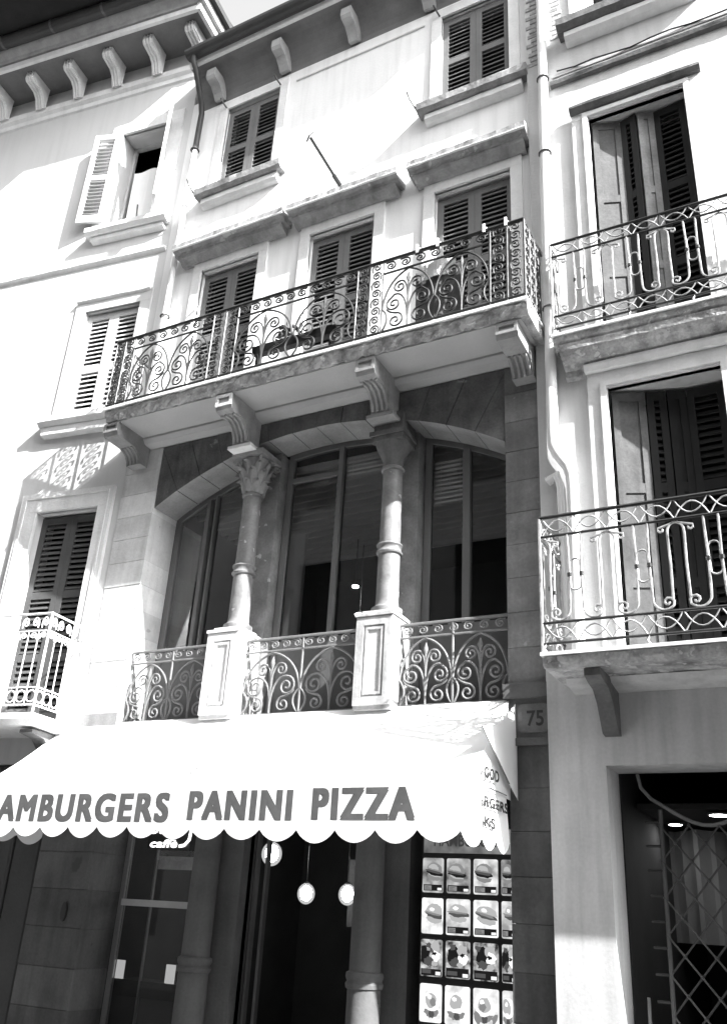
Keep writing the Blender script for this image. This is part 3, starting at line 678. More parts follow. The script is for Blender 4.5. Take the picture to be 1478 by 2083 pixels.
# ================================================================== SHOP THINGS
for lab, (x, y, z, r) in (('white pendant lamp highest in the shop, half behind the door frame', (-5.93, 2, 2.20, .115)), ('left of the two round lit lamps deep inside the dark shop', (-5.44, 2, 1.805, .095)), ('right of the two round lit lamps, next to the column', (-4.93, 2, 1.815, .095))):
    t = thing('globe_lamp', lab, 'lamp', (x, y, z), group='globe lamps in the shop')
    pr = [(max(.004, r * math.sin(a)), z - r * math.cos(a) * 1.12) for a in [i * math.pi / 10 for i in range(11)]]
    t.part('globe', MB().lathe(pr, x, y, 20), HALO); t.part('bulb', MB().lathe([(max(.004, .66 * q), z + .06 * r + (zz - z) * .72) for q, zz in pr], x, y, 16), LAMP); t.part('cap', MB().lathe([(.012, z + r * 1.10), (.03, z + r * 1.08), (.03, z + r * 1.2), (.008, z + r * 1.28)], x, y, 10), IRON); t.part('cord', MB().tube([(x, y, z + r * 1.2), (x, y, 2.95)], .004, 5), IRON)
t = thing('cafe_sign', 'white bubble-lettered café sign peeping out under the awning', 'sign', (-6.06, .36, 2.25))
for s_, x0, x1, z, h in (('bucy', -6.32, -5.90, 2.225, .12), ('caffè', -6.30, -5.96, 2.125, .075)):
    t.inst('lettering', text_mesh(s_, h, shear=.15, bold=.02, mat=SIGN_W, width=x1 - x0), (x0, .355, z))
t.part('swoosh', MB().tube([(-5.93, .355, 2.14), (-5.87, .355, 2.15), (-5.82, .355, 2.20), (-5.81, .355, 2.28), (-5.84, .355, 2.34)], .014, 6), SIGN_W)
t.part('back_plate', MB().box(-6.34, -5.82, .365, .375, 2.11, 2.45), SIGNBLACK)
for x, lab in ((-6.575, 'small white card with an added glow at the left edge of the shop window'), (-5.955, 'small white card with an added glow at the right edge of the shop window')):
    thing('card', lab, 'card', (x, .50, .94), group='white cards in the shop window', mb=MB().box(x - .055, x + .055, .495, .503, .94, 1.10), mat=CARD)
H.part('display_ledge', MB().box(-6.6, -5.6, .48, .8, .80, .94), DARK)
thing('bell_plate', 'dark oval door-bell plate on the ground-floor pilaster left of the shop window', 'bell plate', (-6.9, -.04, 1.5), mb=MB().prism_y([(-6.9 + .035 * math.cos(q), 1.5 + .085 * math.sin(q)) for q in [k * math.pi / 10 for k in range(20)]], -.055, -.028), mat=IRON)
sw.part('reflection_strip', MB().box(-6.24, -5.66, .452, .456, 1.93, 2.05), gray('painted_reflection', .45, var=.3, scale=6, bump=0))  # light band painted in as a reflection on the shop pane
# --- menu board
Mb = thing('menu_board', 'black-framed backlit menu board with rows of food pictures, right of the shop door', 'menu board', (-2.8, .2, .2))
Mb.part('board', MB().box(-3.23, -2.43, .14, .20, .55, 2.32), SIGNBLACK)
HDR = backlit('header_film', .008, .07, 5)
hp = Mb.part('header_panel', MB().box(-3.21, -2.435, .125, .139, 2.115, 2.30), HDR)
hp.inst('lettering', text_mesh('HAMBURGERS', .09, bold=.02, mat=emit('header_ink', .012, 1), width=.62), (-3.12, .1235, 2.165))
films = [backlit('film_%d' % i, lo, hi, sc) for i, (lo, hi, sc) in enumerate(((.03, .17, 9), (.14, .30, 9), (.01, .20, 16), (.17, .36, 9), (.09, .27, 9)))]
inks = [emit('print_%d' % i, v, 1) for i, v in enumerate((.004, .025, .07, .13, .30))]
colx = [(-3.215, -3.035), (-3.005, -2.805), (-2.775, -2.575), (-2.545, -2.435)]
rowz = [(1.815, 2.075), (1.515, 1.775), (1.215, 1.475), (.905, 1.165), (.60, .865)]
def rrect(mb, x0, x1, z0, z1, y, r=.014):
    pts = []
    for cx, cz, a0 in ((x1 - r, z1 - r, 0), (x0 + r, z1 - r, 90), (x0 + r, z0 + r, 180), (x1 - r, z0 + r, 270)):
        for k in range(4): a = rad(a0 + 30 * k); pts.append((cx + r * math.cos(a), cz + r * math.sin(a)))
    mb.prism_y(pts, y, y + .012)
def blob(mb, cx, cz, rx, rz, y, a0=0, a1=360, n=14, tilt=0):
    pts = [(rx * math.cos(rad(a0 + (a1 - a0) * k / n)), rz * math.sin(rad(a0 + (a1 - a0) * k / n))) for k in range(n + (0 if a1 - a0 >= 360 else 1))]
    c_, s_ = math.cos(tilt), math.sin(tilt)
    mb.add([(cx + p * c_ - q * s_, y, cz + p * s_ + q * c_) for p, q in pts], [tuple(range(len(pts)))])
for ri, (z0, z1) in enumerate(rowz):
    for ci, (x0, x1) in enumerate(colx):
        fi = [[0, 0, 4, 0], [3, 4, 3, 4], [2, 2, 2, 2], [3, 3, 3, 4], [0, 4, 0, 4]][ri][ci]
        mb = MB(); rrect(mb, x0, x1, z0, z1, .124); p = Mb.part('menu_panel', mb, films[fi])
        w, h = x1 - x0, z1 - z0; cx = (x0 + x1) / 2; y = .1225
        mb = MB(); R_ = random.Random(ri * 7 + ci * 3 + 1); yy = [y]
        def lay(v, cx_, cz_, rx, rz, a0=0, a1=360, tilt=0, wob=0.0):
            """one printed tone patch with an uneven edge, a hair in front of the one before"""
            yy[0] -= .00012; n = 16; mb.mi = v; pts = []
            for k in range(n + (0 if a1 - a0 >= 360 else 1)):
                a = rad(a0 + (a1 - a0) * k / n); q = 1 + R_.uniform(-wob, wob); u_, v_ = rx * q * math.cos(a), rz * q * math.sin(a)
                pts.append((cx_ + u_ * math.cos(tilt) - v_ * math.sin(tilt), cz_ + u_ * math.sin(tilt) + v_ * math.cos(tilt)))
            pts = [(min(max(px, x0 + .004), x1 - .004), yy[0], min(max(pz, z0 + .004), z1 - .004)) for px, pz in pts]
            mb.add(pts, [tuple(range(len(pts)))])
        def strip(v, u0, u1, v0, v1):
            yy[0] -= .00012; mb.mi = v; mb.quad((x0 + w * u0, yy[0], z0 + h * v0), (x0 + w * u1, yy[0], z0 + h * v0), (x0 + w * u1, yy[0], z0 + h * v1), (x0 + w * u0, yy[0], z0 + h * v1))
        J_ = lambda a, d: a + R_.uniform(-d, d)
        if ri in (0, 1):
            tl = R_.uniform(-.25, .12); dk = 0 if ri == 0 else 1; bx, bz = J_(cx, .02), z0 + h * J_(.58, .04); sc = J_(1, .12)
            lay(2 + dk, bx, bz - h * .13, w * .36 * sc, h * .13, 170, 370, tl, .08)
            lay(3, bx, bz - h * .10, w * .32 * sc, h * .05, 0, 360, tl, .2)
            lay(dk, bx + .004, bz - h * .03, w * .42 * sc, h * .085, 0, 360, tl, .18)
            lay(1 + dk, bx - .01, bz + h * .015, w * .40 * sc, h * .05, 0, 360, tl, .3)
            lay(2 + dk, bx, bz + h * .03, w * .40 * sc, h * J_(.24, .04), 0, 180, tl, .04); lay(3, bx - w * .05, bz + h * .08, w * .27 * sc, h * .14, 0, 180, tl, .06); lay(3 if ri == 0 else 4, bx - w * .10, bz + h * .13, w * .12, h * .05, 0, 360, tl, .2)
            if (ri, ci) != (1, 0):
                strip(0, .06, .95, .05, .23); strip(2, .1, J_(.5, .1), .07, .2); strip(4, .74, .93, .07, .14)
                for k in range(3): strip(1, .14, J_(.36, .08), .085 + .035 * k, .10 + .035 * k)
        elif ri == 2:
            lay(0, cx - w * J_(.22, .08), z0 + h * J_(.6, .06), w * .24, h * .26, 0, 360, J_(0, .3), .25); lay(1, cx - w * .1, z0 + h * .42, w * .25, h * .12, 0, 360, 0, .3)
            lay(3, cx + w * .2, z0 + h * J_(.76, .05), w * .22, h * .16, 0, 360, 0, .2); lay(4, cx + w * .22, z0 + h * J_(.55, .06), w * .2, h * .15, 0, 360, 0, .25)
            lay(0, cx + w * J_(.14, .06), z0 + h * .62, w * .10, h * .05, 0, 360, 0, .4); lay(3, cx + w * J_(.1, .1), z0 + h * .36, w * .14, h * .07, 0, 360, 0, .3); lay(1, cx + w * J_(-.2, .1), z0 + h * .84, w * .12, h * .08, 0, 360, 0, .35)
            strip(0, .03, .97, .03, J_(.24, .04)); strip(4, .72, .94, .05, .14); strip(1, .08, .5, .08, .19)
        else:
            bx = J_(cx, .012); bz = z0 + h * .56
            lay(2, bx - w * .02, z0 + h * .34, w * .34, h * .22, 180, 360, 0, .1); lay(1, bx, z0 + h * .22, w * .12, h * .1, 0, 360, 0, .15)
            lay(4, bx, bz, w * .40, h * .27, 0, 360, 0, .08); lay(3, bx - w * J_(.05, .08), bz + h * J_(0, .05), w * .26, h * .19, 0, 360, 0, .12); lay(3 if ci % 2 else 2, bx + w * J_(-.02, .1), bz - h * .03, w * .13, h * .12, 0, 360, 0, .2)
            lay(4, bx - w * .1, bz + h * .1, w * .1, h * .06, 0, 360, 0, .2)
            if ci == 2: lay(2, cx - w * .34, z0 + h * .26, w * .12, h * .16, 0, 360, .3, .2); lay(2, cx + w * .36, z0 + h * .26, w * .1, h * .14, 0, 360, -.3, .2)
        p.part('picture', mb, inks)
# number plate
t = thing('number_plate', 'worn stone house-number plate reading 75 on the pier between the houses', 'number plate', (-2.2, -.03, 3.14))
mb = MB(); rrect(mb, -2.33, -2.075, 3.02, 3.25, -.045, .04); t.part('plate', mb, gray('plate_stone', .13, var=.25, scale=8, bump=.3))
t.inst('lettering', text_mesh('75', .125, bold=.02, mat=IRON, width=.14), (-2.255, -.0475, 3.07))
# flag pole
t = thing('flagpole', 'bare black flagpole sticking out of the upper wall between the hoods', 'flagpole', (-4.5, 0, 9.8))
t.part('pole', MB().tube([(-4.5, -.01, 9.80), (-4.58, -.62, 10.03)], .018, 8), IRON)
t.part('tip', MB().tube([(-4.64, -.60, 10.01), (-4.585, -.64, 10.045), (-4.55, -.62, 10.10)], .010, 6), IRON); t.part('socket', MB().tube([(-4.50, .0, 9.80), (-4.52, -.14, 9.852)], .028, 8), IRON)
# downpipe at the left corner of the middle house
t = thing('drainpipe', 'slim drainpipe bending down from the middle house gutter, dark above and white below', 'drainpipe', (-6.96, -.1, 6.9))
t.part('upper_pipe', MB().tube([(-6.86, -.50, 12.80), (-6.86, -.50, 12.70), (-6.85, -.44, 12.60), (-6.90, -.16, 12.22), (-6.93, -.09, 12.10), (-6.94, -.08, 11.9), (-6.94, -.08, 11.38)], .042, 10), GUTTER)
t.part('lower_pipe', MB().tube([(-6.94, -.08, 11.378), (-6.96, -.08, 6.82)], .040, 10), PIPE_W)
for z in (11.4, 8.5): t.part('clamp', MB().tube([(-6.945 + .055 * math.cos(a), -.08 + .055 * math.sin(a), z) for a in [k * math.pi / 5 for k in range(10)]], .012, 5, closed=True), GUTTER)

# ================================================================== LEFT HOUSE
Lh = thing('house', 'bright white house with big corbelled eave at the left edge, turned slightly', 'house', (-2, 0, 0), 'L')
LW = [(-1.17, -.36, 10.35, 12.25), (-1.14, -.27, 7.22, 8.93), (-1.18, -.28, 3.32, 5.9)]
mb = MB(); wall(mb, -7, -.0, 2.9, 13.75, 0, .32, LW); Lh.part('wall', mb, PLASTER_L)
mb = MB(); mb.box(-7, -6.9, .33, 6, 0, 13.7); mb.box(-.1, 0, .33, 6, 7, 13.7); mb.box(-6.9, -.1, 5.9, 6, 0, 13.7); mb.box(-6.9, -.1, .34, 5.9, 13.6, 13.7); mb.box(-6.9, -.1, .34, 5.9, 6.3, 6.4); mb.box(-6.9, -.1, 1.5, 1.6, 2.9, 13.6); Lh.part('interior', mb, DARK)
mb = MB(); mb.box(-7, -1.6, .02, .3, 0, 2.9); Lh.part('shopfront_wall', mb, GROUND_ST)
for k in range(4): Lh.part('panel', MB().cbox(-1.6 + k * .34, -1.6 + k * .34 + .33, .04 + .02 * (k % 2), .3, 0, 2.89, .02), gray('shop_panel_paint', .07, var=.2) if k == 0 else bpy.data.materials['shop_panel_paint'])
Lh.part('string_course', MB().prism_x([(-.001, 9.73), (-.03, 9.75), (-.05, 9.78), (-.05, 9.80), (-.001, 9.83)], -7, -.02, 30, .003), STONE_W)
# cornice, corbels, eave, gutter
Lh.part('cornice', MB().prism_x([(-.001, 13.10), (-.03, 13.12), (-.035, 13.2), (-.08, 13.24), (-.09, 13.33), (-.001, 13.35)], -7, .06), STONE_W)
for k in range(8):
    s_ = .02 - .735 * k
    pr = [(-.095, 13.30), (-.12, 13.29), (-.15, 13.36), (-.19, 13.47), (-.26, 13.54), (-.36, 13.555), (-.45, 13.57), (-.48, 13.61), (-.48, 13.715), (-.095, 13.715)]
    c = Lh.part('eave_corbel', MB().prism_x(pr, s_ - .085, s_ + .085), STONE_W)
    c.part('fluting', (lambda m: [m.tube([(s_ + u, y - .004, z - .006) for y, z in pr[1:-1]], .016, 6) for u in (-.05, 0, .05)] and m)(MB()), STONE_W)
mb = MB(); mb.box(-7, .24, -.62, 0.4, 13.72, 13.76); Lh.part('soffit', mb, SOFFIT_D)
mb = MB(); mb.prism_x([(-.622, 13.66), (-.66, 13.68), (-.67, 13.76), (-.622, 13.80)], -7, .24); mb.box(.242, .30, -.67, .3, 13.66, 13.80); Lh.part('eave_moulding', mb, STONE_W)
mb = MB(); mb.prism_x([(-.62, 13.802), (-.68, 13.802), (-.70, 13.86), (-.78, 13.93), (-.80, 13.96), (-.62, 13.96)], -7, .30); mb.box(.302, .36, -.80, .3, 13.802, 13.96); Lh.part('eave_fascia', mb, BRACKET)
mb = MB(); arc = [(-.89 + .095 * math.cos(a), 14.0 + .095 * math.sin(a)) for a in [k * math.pi / 8 for k in range(16)]]
mb.prism_x(arc, -7, .44); mb.box(.365, .44, -.79, .3, 13.95, 14.06); gt = Lh.part('gutter', mb, GUTTER)
for k in range(7): gt.part('joint', MB().prism_x([(-.89 + .103 * math.cos(a), 14.0 + .103 * math.sin(a)) for a in [q * math.pi / 8 for q in range(16)]], -.35 - k * .95, -.31 - k * .95), FRAME_D)
mb = MB(); mb.prism_x([(-.75, 14.08), (-1.75, 14.0), (-1.75, 14.05), (.4, 14.6), (.4, 14.3)], -7, -.62); Lh.part('eave_board', mb, WOOD_D)
Lh.part('roof', MB().prism_x([(-.7, 14.10), (6, 15.5), (6, 15.6), (-.7, 14.2)], -7, .3), WOOD_D)
# top window with opened shutters
mb = MB(); a, b, z0, z1 = LW[0]
mb.box(a - .2, a, -.04, .02, z0, z1); mb.box(b, b + .24, -.04, .02, z0, z1); mb.box(a - .2, b + .24, -.042, .02, z1, z1 + .2)
f = Lh.part('window_surround', mb, STONE_W)
f.part('sill', MB().prism_x([(.1, z0), (.1, z0 - .12), (-.12, z0 - .13), (-.16, z0 - .08), (-.16, z0 - .01)], a - .2, b + .32, 10, .003), STONE_W)
f.part('sill_moulding', MB().prism_x([(0, z0 - .135), (-.09, z0 - .14), (-.08, z0 - .2), (0, z0 - .22)], a - .12, b + .26), STONE_W)
f.part('hook', MB().tube([(b - .19, -.1, z0 + .02), (b - .19, -.13, z0 + .24)], .012, 5), IRON)
w = Lh.part('window', rframe(MB(), a + .002, b - .002, z0, z1, .05, .27, .32), SH_LIGHT)
w.part('curtain', cloth(a + .16, b - .06, z1 - .62, z0 + .06, .20, amp=.015), CLOTH_W)
leaf(Lh, a - .02, -.05, z0 + .16, z1 - .02, .40, SH_LIGHT, rot=math.pi + rad(12), rails=(.5,), tilt=-.5, label='pale shutter leaf folded open on the left of the top window')
leaf(Lh, b + .01, -.05, z0 + .10, z1 - .02, .40, SH_LIGHT, rot=-rad(52), rails=(.5,), label='pale shutter leaf standing open, seen edge-on')
# lower window, closed shutters
a, b, z0, z1 = LW[1]
mb = MB(); mb.box(a - .17, a, -.02, .02, z0, z1); mb.box(b, b + .17, -.02, .02, z0, z1); mb.box(a - .17, b + .17, -.022, .02, z1, z1 + .18)
f = Lh.part('window_surround', mb, PLASTER_L)
f.part('lintel_ledge', MB().prism_x([(-.022, z1 + .15), (-.06, z1 + .17), (-.06, z1 + .185), (-.022, z1 + .2)], a - .16, b + .14, 8, .003), STONE_W)
f.part('sill', MB().prism_x([(.1, z0), (.1, z0 - .12), (-.10, z0 - .13), (-.16, z0 - .08), (-.16, z0 - .01)], a - .26, b + .28, 10, .003), STONE_W)
f.part('sill_moulding', MB().prism_x([(0, z0 - .135), (-.10, z0 - .14), (-.09, z0 - .24), (0, z0 - .26)], a - .22, b + .24, 8, .003), STONE_W)
w = (b - a) / 2 - .004
for k in (0, 1): leaf(Lh, a + .002 + k * (w + .004), .08, z0 + .02, z1 - .03, w, SH_LIGHT, rails=(.46,))
# balcony door
a, b, z0, z1 = LW[2]
mb = MB(); mb.box(a - .25, a, -.05, .02, z0, z1); mb.box(b, b + .19, -.05, .02, z0, z1); mb.box(a - .25, b + .19, -.052, .02, z1, z1 + .25)
f = Lh.part('door_surround', mb, STONE_W)
rframe(mb := MB(), a - .20, b + .14, z0, z1 + .20, .03, -.065, -.054, bottom=False); f.part('surround_moulding', mb, STONE_W)
w = (b - a) / 2 - .004
for k in (0, 1): leaf(Lh, a + .002 + k * (w + .004), .12, z0 + .02, z1 - .03, w, SH_DARK, rails=(.30, .60))
# juliet balcony
J = thing('balcony', 'small white-railed balcony with round ornaments in front of the left house door', 'balcony', (-.73, 0, 3.2), 'L', group='balconies')
s0, s1, yo = -1.37, -.10, -.64
J.part('slab', MB().prism_x([(-.002, 3.17), (-.60, 3.20), (-.66, 3.24), (-.66, 3.30), (-.002, 3.30)], s0 - .02, s1 + .02, 12, .003), STONE_W)
for cx in (s0 + .15, s1 - .15): J.part('corbel', MB().prism_x([(-.002, 2.85), (-.05, 2.84), (-.12, 2.95), (-.30, 3.10), (-.5, 3.13), (-.5, 3.165), (-.002, 3.165)], cx - .08, cx + .08), STONE_D)
for z, r in ((4.35, .012), (4.16, .008), (3.56, .008), (3.38, .010)): J.part('rail', MB().tube([(s0, -.03, z), (s0, yo, z), (s1, yo, z), (s1, -.03, z)], r, 6), IRON_W)
ringm = MB().tube([(.055 * math.cos(q), 0, .06 * math.sin(q)) for q in [k * math.pi / 7 for k in range(14)]], .0075, 5, closed=True).mesh('ring', IRON_W)
cs = cscroll_mesh(.042, .0065, IRON_W)
for (p0, p1, nb) in (((s0, -.05), (s0, yo), 5), ((s0, yo), (s1, yo), 10), ((s1, yo), (s1, -.05), 5)):
    for k in range(nb + 1):
        t_ = k / nb; x, y = p0[0] + (p1[0] - p0[0]) * t_, p0[1] + (p1[1] - p0[1]) * t_
        if k < nb or p1[1] != yo: J.part('bar', MB().tube([(x, y, 3.30 if k in (0, nb) else 3.38), (x, y, 4.36 if k in (0, nb) else 4.16)], .014 if k in (0, nb) else .0065, 5), IRON_W)
        if k < nb:
            x2, y2 = x + (p1[0] - p0[0]) / nb / 2, y + (p1[1] - p0[1]) / nb / 2; rz = 0 if p0[1] == p1[1] else math.pi / 2
            J.inst('ring', ringm, (x2, y2, 3.47), rz=rz); J.inst('scroll', cs, (x2, y2, 4.255), rz=rz, sc=(1 if k % 2 else -1, 1, 1.4))
            J.inst('scroll', cs, (x2, y2, 4.11), rz=rz, sc=(1 if k % 2 else -1, 1, .9))

# ================================================================== RIGHT HOUSE
Rh = thing('house', 'tall weathered house with two iron balconies and a barred shop door at the right edge', 'house', (0, 0, 0))
YR = -.1
RW = [(-1.40, -.42, 10.82, 12.7), (-1.42, -.47, 6.55, 9.34), (-1.42, -.47, 3.47, 6.02), (-1.63, -.42, 0, 2.74)]
mb = MB(); wall(mb, -2.07, 5, 3.41, 14.5, YR, .3, RW); Rh.part('wall', mb, PLASTER_R)
mb = MB(); wall(mb, -2.068, 5, 0, 3.41, YR + .001, .3, RW); Rh.part('ground_wall', mb, PLASTER_LOW)
mb = MB(); mb.box(-2.06, -1.98, .31, 6, 0, 14.5); mb.box(4.9, 5, .31, 6, 0, 14.5); mb.box(-1.98, 4.9, 5.9, 6, 0, 14.5); mb.box(-1.98, 4.9, .31, 5.9, 14.4, 14.5); mb.box(-1.98, 4.9, .31, 5.9, 3.1, 3.2); mb.box(-1.98, 4.9, .62, .66, 3.2, 14.4); Rh.part('interior', mb, DARK)
Rh.part('roof', MB().prism_x([(-.1, 14.52), (6, 15.5), (6, 15.6), (-.1, 14.62)], -2.07, 5), WOOD_D)
Rh.part('string_course', MB().prism_x([(YR - .001, 9.98), (YR - .05, 9.99), (YR - .06, 10.04), (YR - .04, 10.08), (YR - .001, 10.10)], -1.80, 5, 40, .004), STONE_D)
Rh.part('string_band', MB().prism_x([(YR - .001, 10.12), (YR - .03, 10.12), (YR - .03, 10.16), (YR - .001, 10.19)], -1.78, 5, 20, .003), PLASTER_R)
Rh.part('cable', MB().tube([(-1.72 + k * .2, YR - .045 + .01 * math.sin(k * 2), 10.155 + .012 * math.sin(k * 1.3) + (.03 if k == 0 else 0)) for k in range(30)], .009, 5), IRON)
# top window
a, b, z0, z1 = RW[0]
f = Rh.part('window_surround', (lambda m: (m.box(a - .15, a, YR - .03, YR + .05, z0, z1), m.box(b, b + .15, YR - .03, YR + .05, z0, z1), m.box(a - .15, b + .15, YR - .032, YR + .05, z1, z1 + .15)) and m)(MB()), STONE_W)
f.part('sill', MB().prism_x([(YR + .1, z0), (YR + .1, z0 - .16), (YR - .14, z0 - .17), (YR - .20, z0 - .12), (YR - .20, z0 - .02)], a - .27, b + .27, 14, .005), STONE_D)
f.part('sill_moulding', MB().prism_x([(YR, z0 - .175), (YR - .13, z0 - .18), (YR - .13, z0 - .25), (YR - .08, z0 - .29), (YR, z0 - .30)], a - .20, b + .20, 12, .004), STONE_W)
f.part('window_frame', rframe(MB(), a + .01, b - .01, z0, z1, .07, YR + .2, YR + .25), SH_LIGHT)
w_ = Rh.part('sash', rframe(MB(), a + .40, a + .60, z0 + .08, z1 - .08, .05, YR + .14, YR + .19), SH_LIGHT)
w_.part('pane', MB().box(a + .09, b - .09, YR + .22, YR + .226, z0 + .08, z1 - .08), GLASS)
# the two balcony doors with folded shutters
for di in (1, 2):
    a, b, z0, z1 = RW[di]
    mb = MB(); mb.box(a - .17, a, YR - .04, YR + .05, z0, z1); mb.box(b, b + .17, YR - .04, YR + .05, z0, z1); mb.box(a - .17, b + .17, YR - .042, YR + .05, z1, z1 + (.085 if di == 1 else .16))
    f = Rh.part('door_surround', mb, STONE_W)
    rframe(mb := MB(), a - .055, b + .055, z0, z1 + .055, .05, YR - .062, YR - .043, bottom=False); f.part('surround_moulding', mb, STONE_W)
    hz = -.078 if di == 1 else 0.0
    f.part('hood', MB().prism_x([(YR - .04, z1 + .165 + hz), (YR - .08, z1 + .17 + hz), (YR - .11, z1 + .21 + hz), (YR - .11, z1 + .24 + hz), (YR - .04, z1 + .26 + hz)], a - .18, b + .18, 10, .003), STONE_D if di == 1 else STONE_W)
    zig = [(a + .01, YR + .05), (a + .29, YR + .15), (a + .46, YR + .10), (a + .62, YR + .17), (b - .01, YR + .13)]
    if di == 2: zig = [(a + .01, YR + .05), (a + .29, YR + .15), (a + .46, YR + .20), (a + .62, YR + .25), (b - .01, YR + .24)]
    mats = (SH_OLD, SH_BLACK, SH_PALE if di == 1 else SH_BLACK, SH_BLACK)
    for k in range(4):
        (xa, ya), (xb, yb) = zig[k], zig[k + 1]
        ln = math.hypot(xb - xa, yb - ya) - .012; an = math.atan2(yb - ya, xb - xa)
        p = leaf(Rh, xa + .006 * math.cos(an), ya + .006 * math.sin(an), z0 + .02, z1 - .03, ln, mats[k], rot=an, rails=(.28, .62), st=.06, slats=(k in (1, 3)))
        if k in (0, 2):
            h = z1 - z0 - .05
            for (za, zb_) in ((.12 / h, .28 - .04 / h), (.28 + .04 / h, .62 - .04 / h), (.62 + .04 / h, 1 - .08 / h)):
                pn = p.inst('panel', MB().box(.062, ln - .062, -.008, .012, za * h, zb_ * h).mesh('panel', mats[k]), (0, 0, 0))
# plaster fallen off beside the pipe: bricks show
for k in range(16):
    z = 10.45 + k * .078; x = -1.985 + (.04 if k % 2 else 0) + random.uniform(-.01, .01)
    Rh.part('brick', MB().cbox(x - .07, x + .06 + random.uniform(0, .03), YR - .012 + random.uniform(-.006, .006), YR + .02, z, z + .06, .006), BRICK)
for k in range(9):
    z = 10.75 + k * .078; x = -1.735 + (.025 if k % 2 else 0)
    Rh.part('brick', MB().cbox(x - .05, x + .05 + random.uniform(0, .02), YR - .008 + random.uniform(-.004, .004), YR + .02, z, z + .06, .006), BRICK)

# --- wrought balconies of the right house
def right_balcony(lab, x0, x1, yf, zs, rails, side_n, iron, corb):
    t = thing('balcony', lab, 'balcony', ((x0 + x1) / 2, YR, zs), group='balconies')
    t.part('slab', MB().prism_x([(YR - .001, zs - .11), (yf + .05, zs - .11), (yf + .02, zs - .08), (yf + .01, zs - .03), (YR - .001, zs - .03)], x0 + .01, x1, 40, .006), SLABEDGE)
    t.part('slab_edge', MB().box(x0, x1, yf - .01, YR - .002, zs - .024, zs), TRIM)
    d = yf - YR
    if corb:
        for cx in (-1.56, -.1, 1.3):
            c = t.part('corbel', MB().prism_x([(YR - .002, zs - .115), (YR + d * .86, zs - .115), (YR + d * .86, zs - .17), (YR + d * .70, zs - .20), (YR + d * .5, zs - .22), (YR + d * .34, zs - .30), (YR + d * .22, zs - .42), (YR + d * .14, zs - .50), (YR - .002, zs - .51)], cx - .06, cx + .06), STONE_D)
        t.part('soffit_moulding', MB().prism_x([(YR - .002, zs - .114), (YR + d * .42, zs - .114), (YR + d * .36, zs - .15), (YR + d * .14, zs - .17), (YR - .002, zs - .18)], x0 + .08, x1, 10, .003), PLASTER_LOW)
    else:
        t.part('soffit_moulding', MB().prism_x([(YR - .002, zs - .114), (yf + .03, zs - .114), (yf + .04, zs - .18), (yf + .07, zs - .22), (YR - .05, zs - .30), (YR - .04, zs - .36), (YR - .002, zs - .38)], x0 + .06, x1, 30, .004), SLABEDGE)
    zt, z2, z3, z4 = rails; yq = yf + .02; xq = x0 + .015
    for z, r in ((zt, .015), (z2, .011), (z3, .011), (z4, .011)): railbar(t, [(xq, YR - .01, z), (xq, yq, z), (x1, yq, z)], IRON, r)
    t.part('post', MB().tube([(xq, yq, zs), (xq, yq, zt)], .014, 6), iron)
    for xk in (xq + .03, -1.12, -.58): t.part('foot', MB().tube([(xk, yq, zs), (xk - .02, yq, (zs + z4) / 2), (xk, yq, z4)], .010, 5), iron)
    per = .50
    def seg(putter, u0, n, L):
        for k in range(n):
            o = u0 + k * L
            hm = z2 - z3
            def P(pts): return putter([(o + u * L / .5, z) for u, z in pts])
            # ring between a pair of uprights, hooked at the foot
            ring = [(.25 + .042 * math.cos(q), z3 + hm * .52 + (.085 if math.sin(q) > 0 else -.085) + .042 * math.sin(q)) for q in [j * math.pi / 6 for j in range(12)]]
            t.part('ring', MB().tube(P(ring), .008, 5, closed=True), iron)
            for sg in (-1, 1):
                t.part('hooked_bar', MB().tube(P([(.25 + sg * u, z) for u, z in [(.052, z2), (.045, z3 + hm * .55), (.05, z3 + .12)] + [(.13 - .08 * math.cos(q), z3 + .10 - .085 * math.sin(q)) for q in [j * math.pi / 10 for j in range(1, 8)]] + spiral(.155, z3 + .07, .045, 1.1, -.6, 1, n=10)]), .0095, 6), iron)
                t.part('collar', MB().tube(P([(.25 + sg * .045, z3 + hm * .52 - .014), (.25 + sg * .045, z3 + hm * .52 + .014)]), .018, 6), IRON)
                t.part('hooked_bar', MB().tube(P([(.25 + sg * u, z) for u, z in [(.19, z3 + .09), (.195, z3 + hm * .5), (.19, z2 - .12)] + [(.255 + .065 * math.cos(q) * 1.0 - .0, z2 - .10 + .075 * math.sin(q)) for q in [math.pi - j * math.pi / 10 for j in range(1, 8)]][:5] + spiral(.15, z2 - .075, .04, 1.1, 0, 1, n=9)[3:]]), .0095, 6), iron)
                # crossed arcs in both friezes
                for (za, zb) in ((z2, zt), (z4, z3)):
                    t.part('arc_bar', MB().tube(P([(.25 + sg * u, z) for u, z in bez((.0, za), (.12, zb + (zb - za) * .55), (.25, za), 8)] if True else []), .0065, 5), iron)
                    t.part('arc_bar', MB().tube(P([(.25 + sg * u, z) for u, z in bez((.0, zb), (.13, za - (zb - za) * .55), (.25, zb), 8)]), .0065, 5), iron)
    seg(lambda pts: [(u, yq, z) for u, z in pts], xq + .02, int((x1 - xq) / per), per)
    seg(lambda pts: [(xq, u, z) for u, z in pts], yq + .01, side_n, (abs(d) - .04) / side_n)
right_balcony('shallow upper iron balcony of the right house, level with the long balcony', -1.84, 1.6, -.36, 6.555, (7.61, 7.46, 6.76, 6.62), 1, IRON_R, False)
right_balcony('deeper lower iron balcony of the right house, on an S-shaped corbel', -1.915, 1.6, -.74, 3.46, (4.56, 4.395, 3.69, 3.53), 1, IRON_R, True)
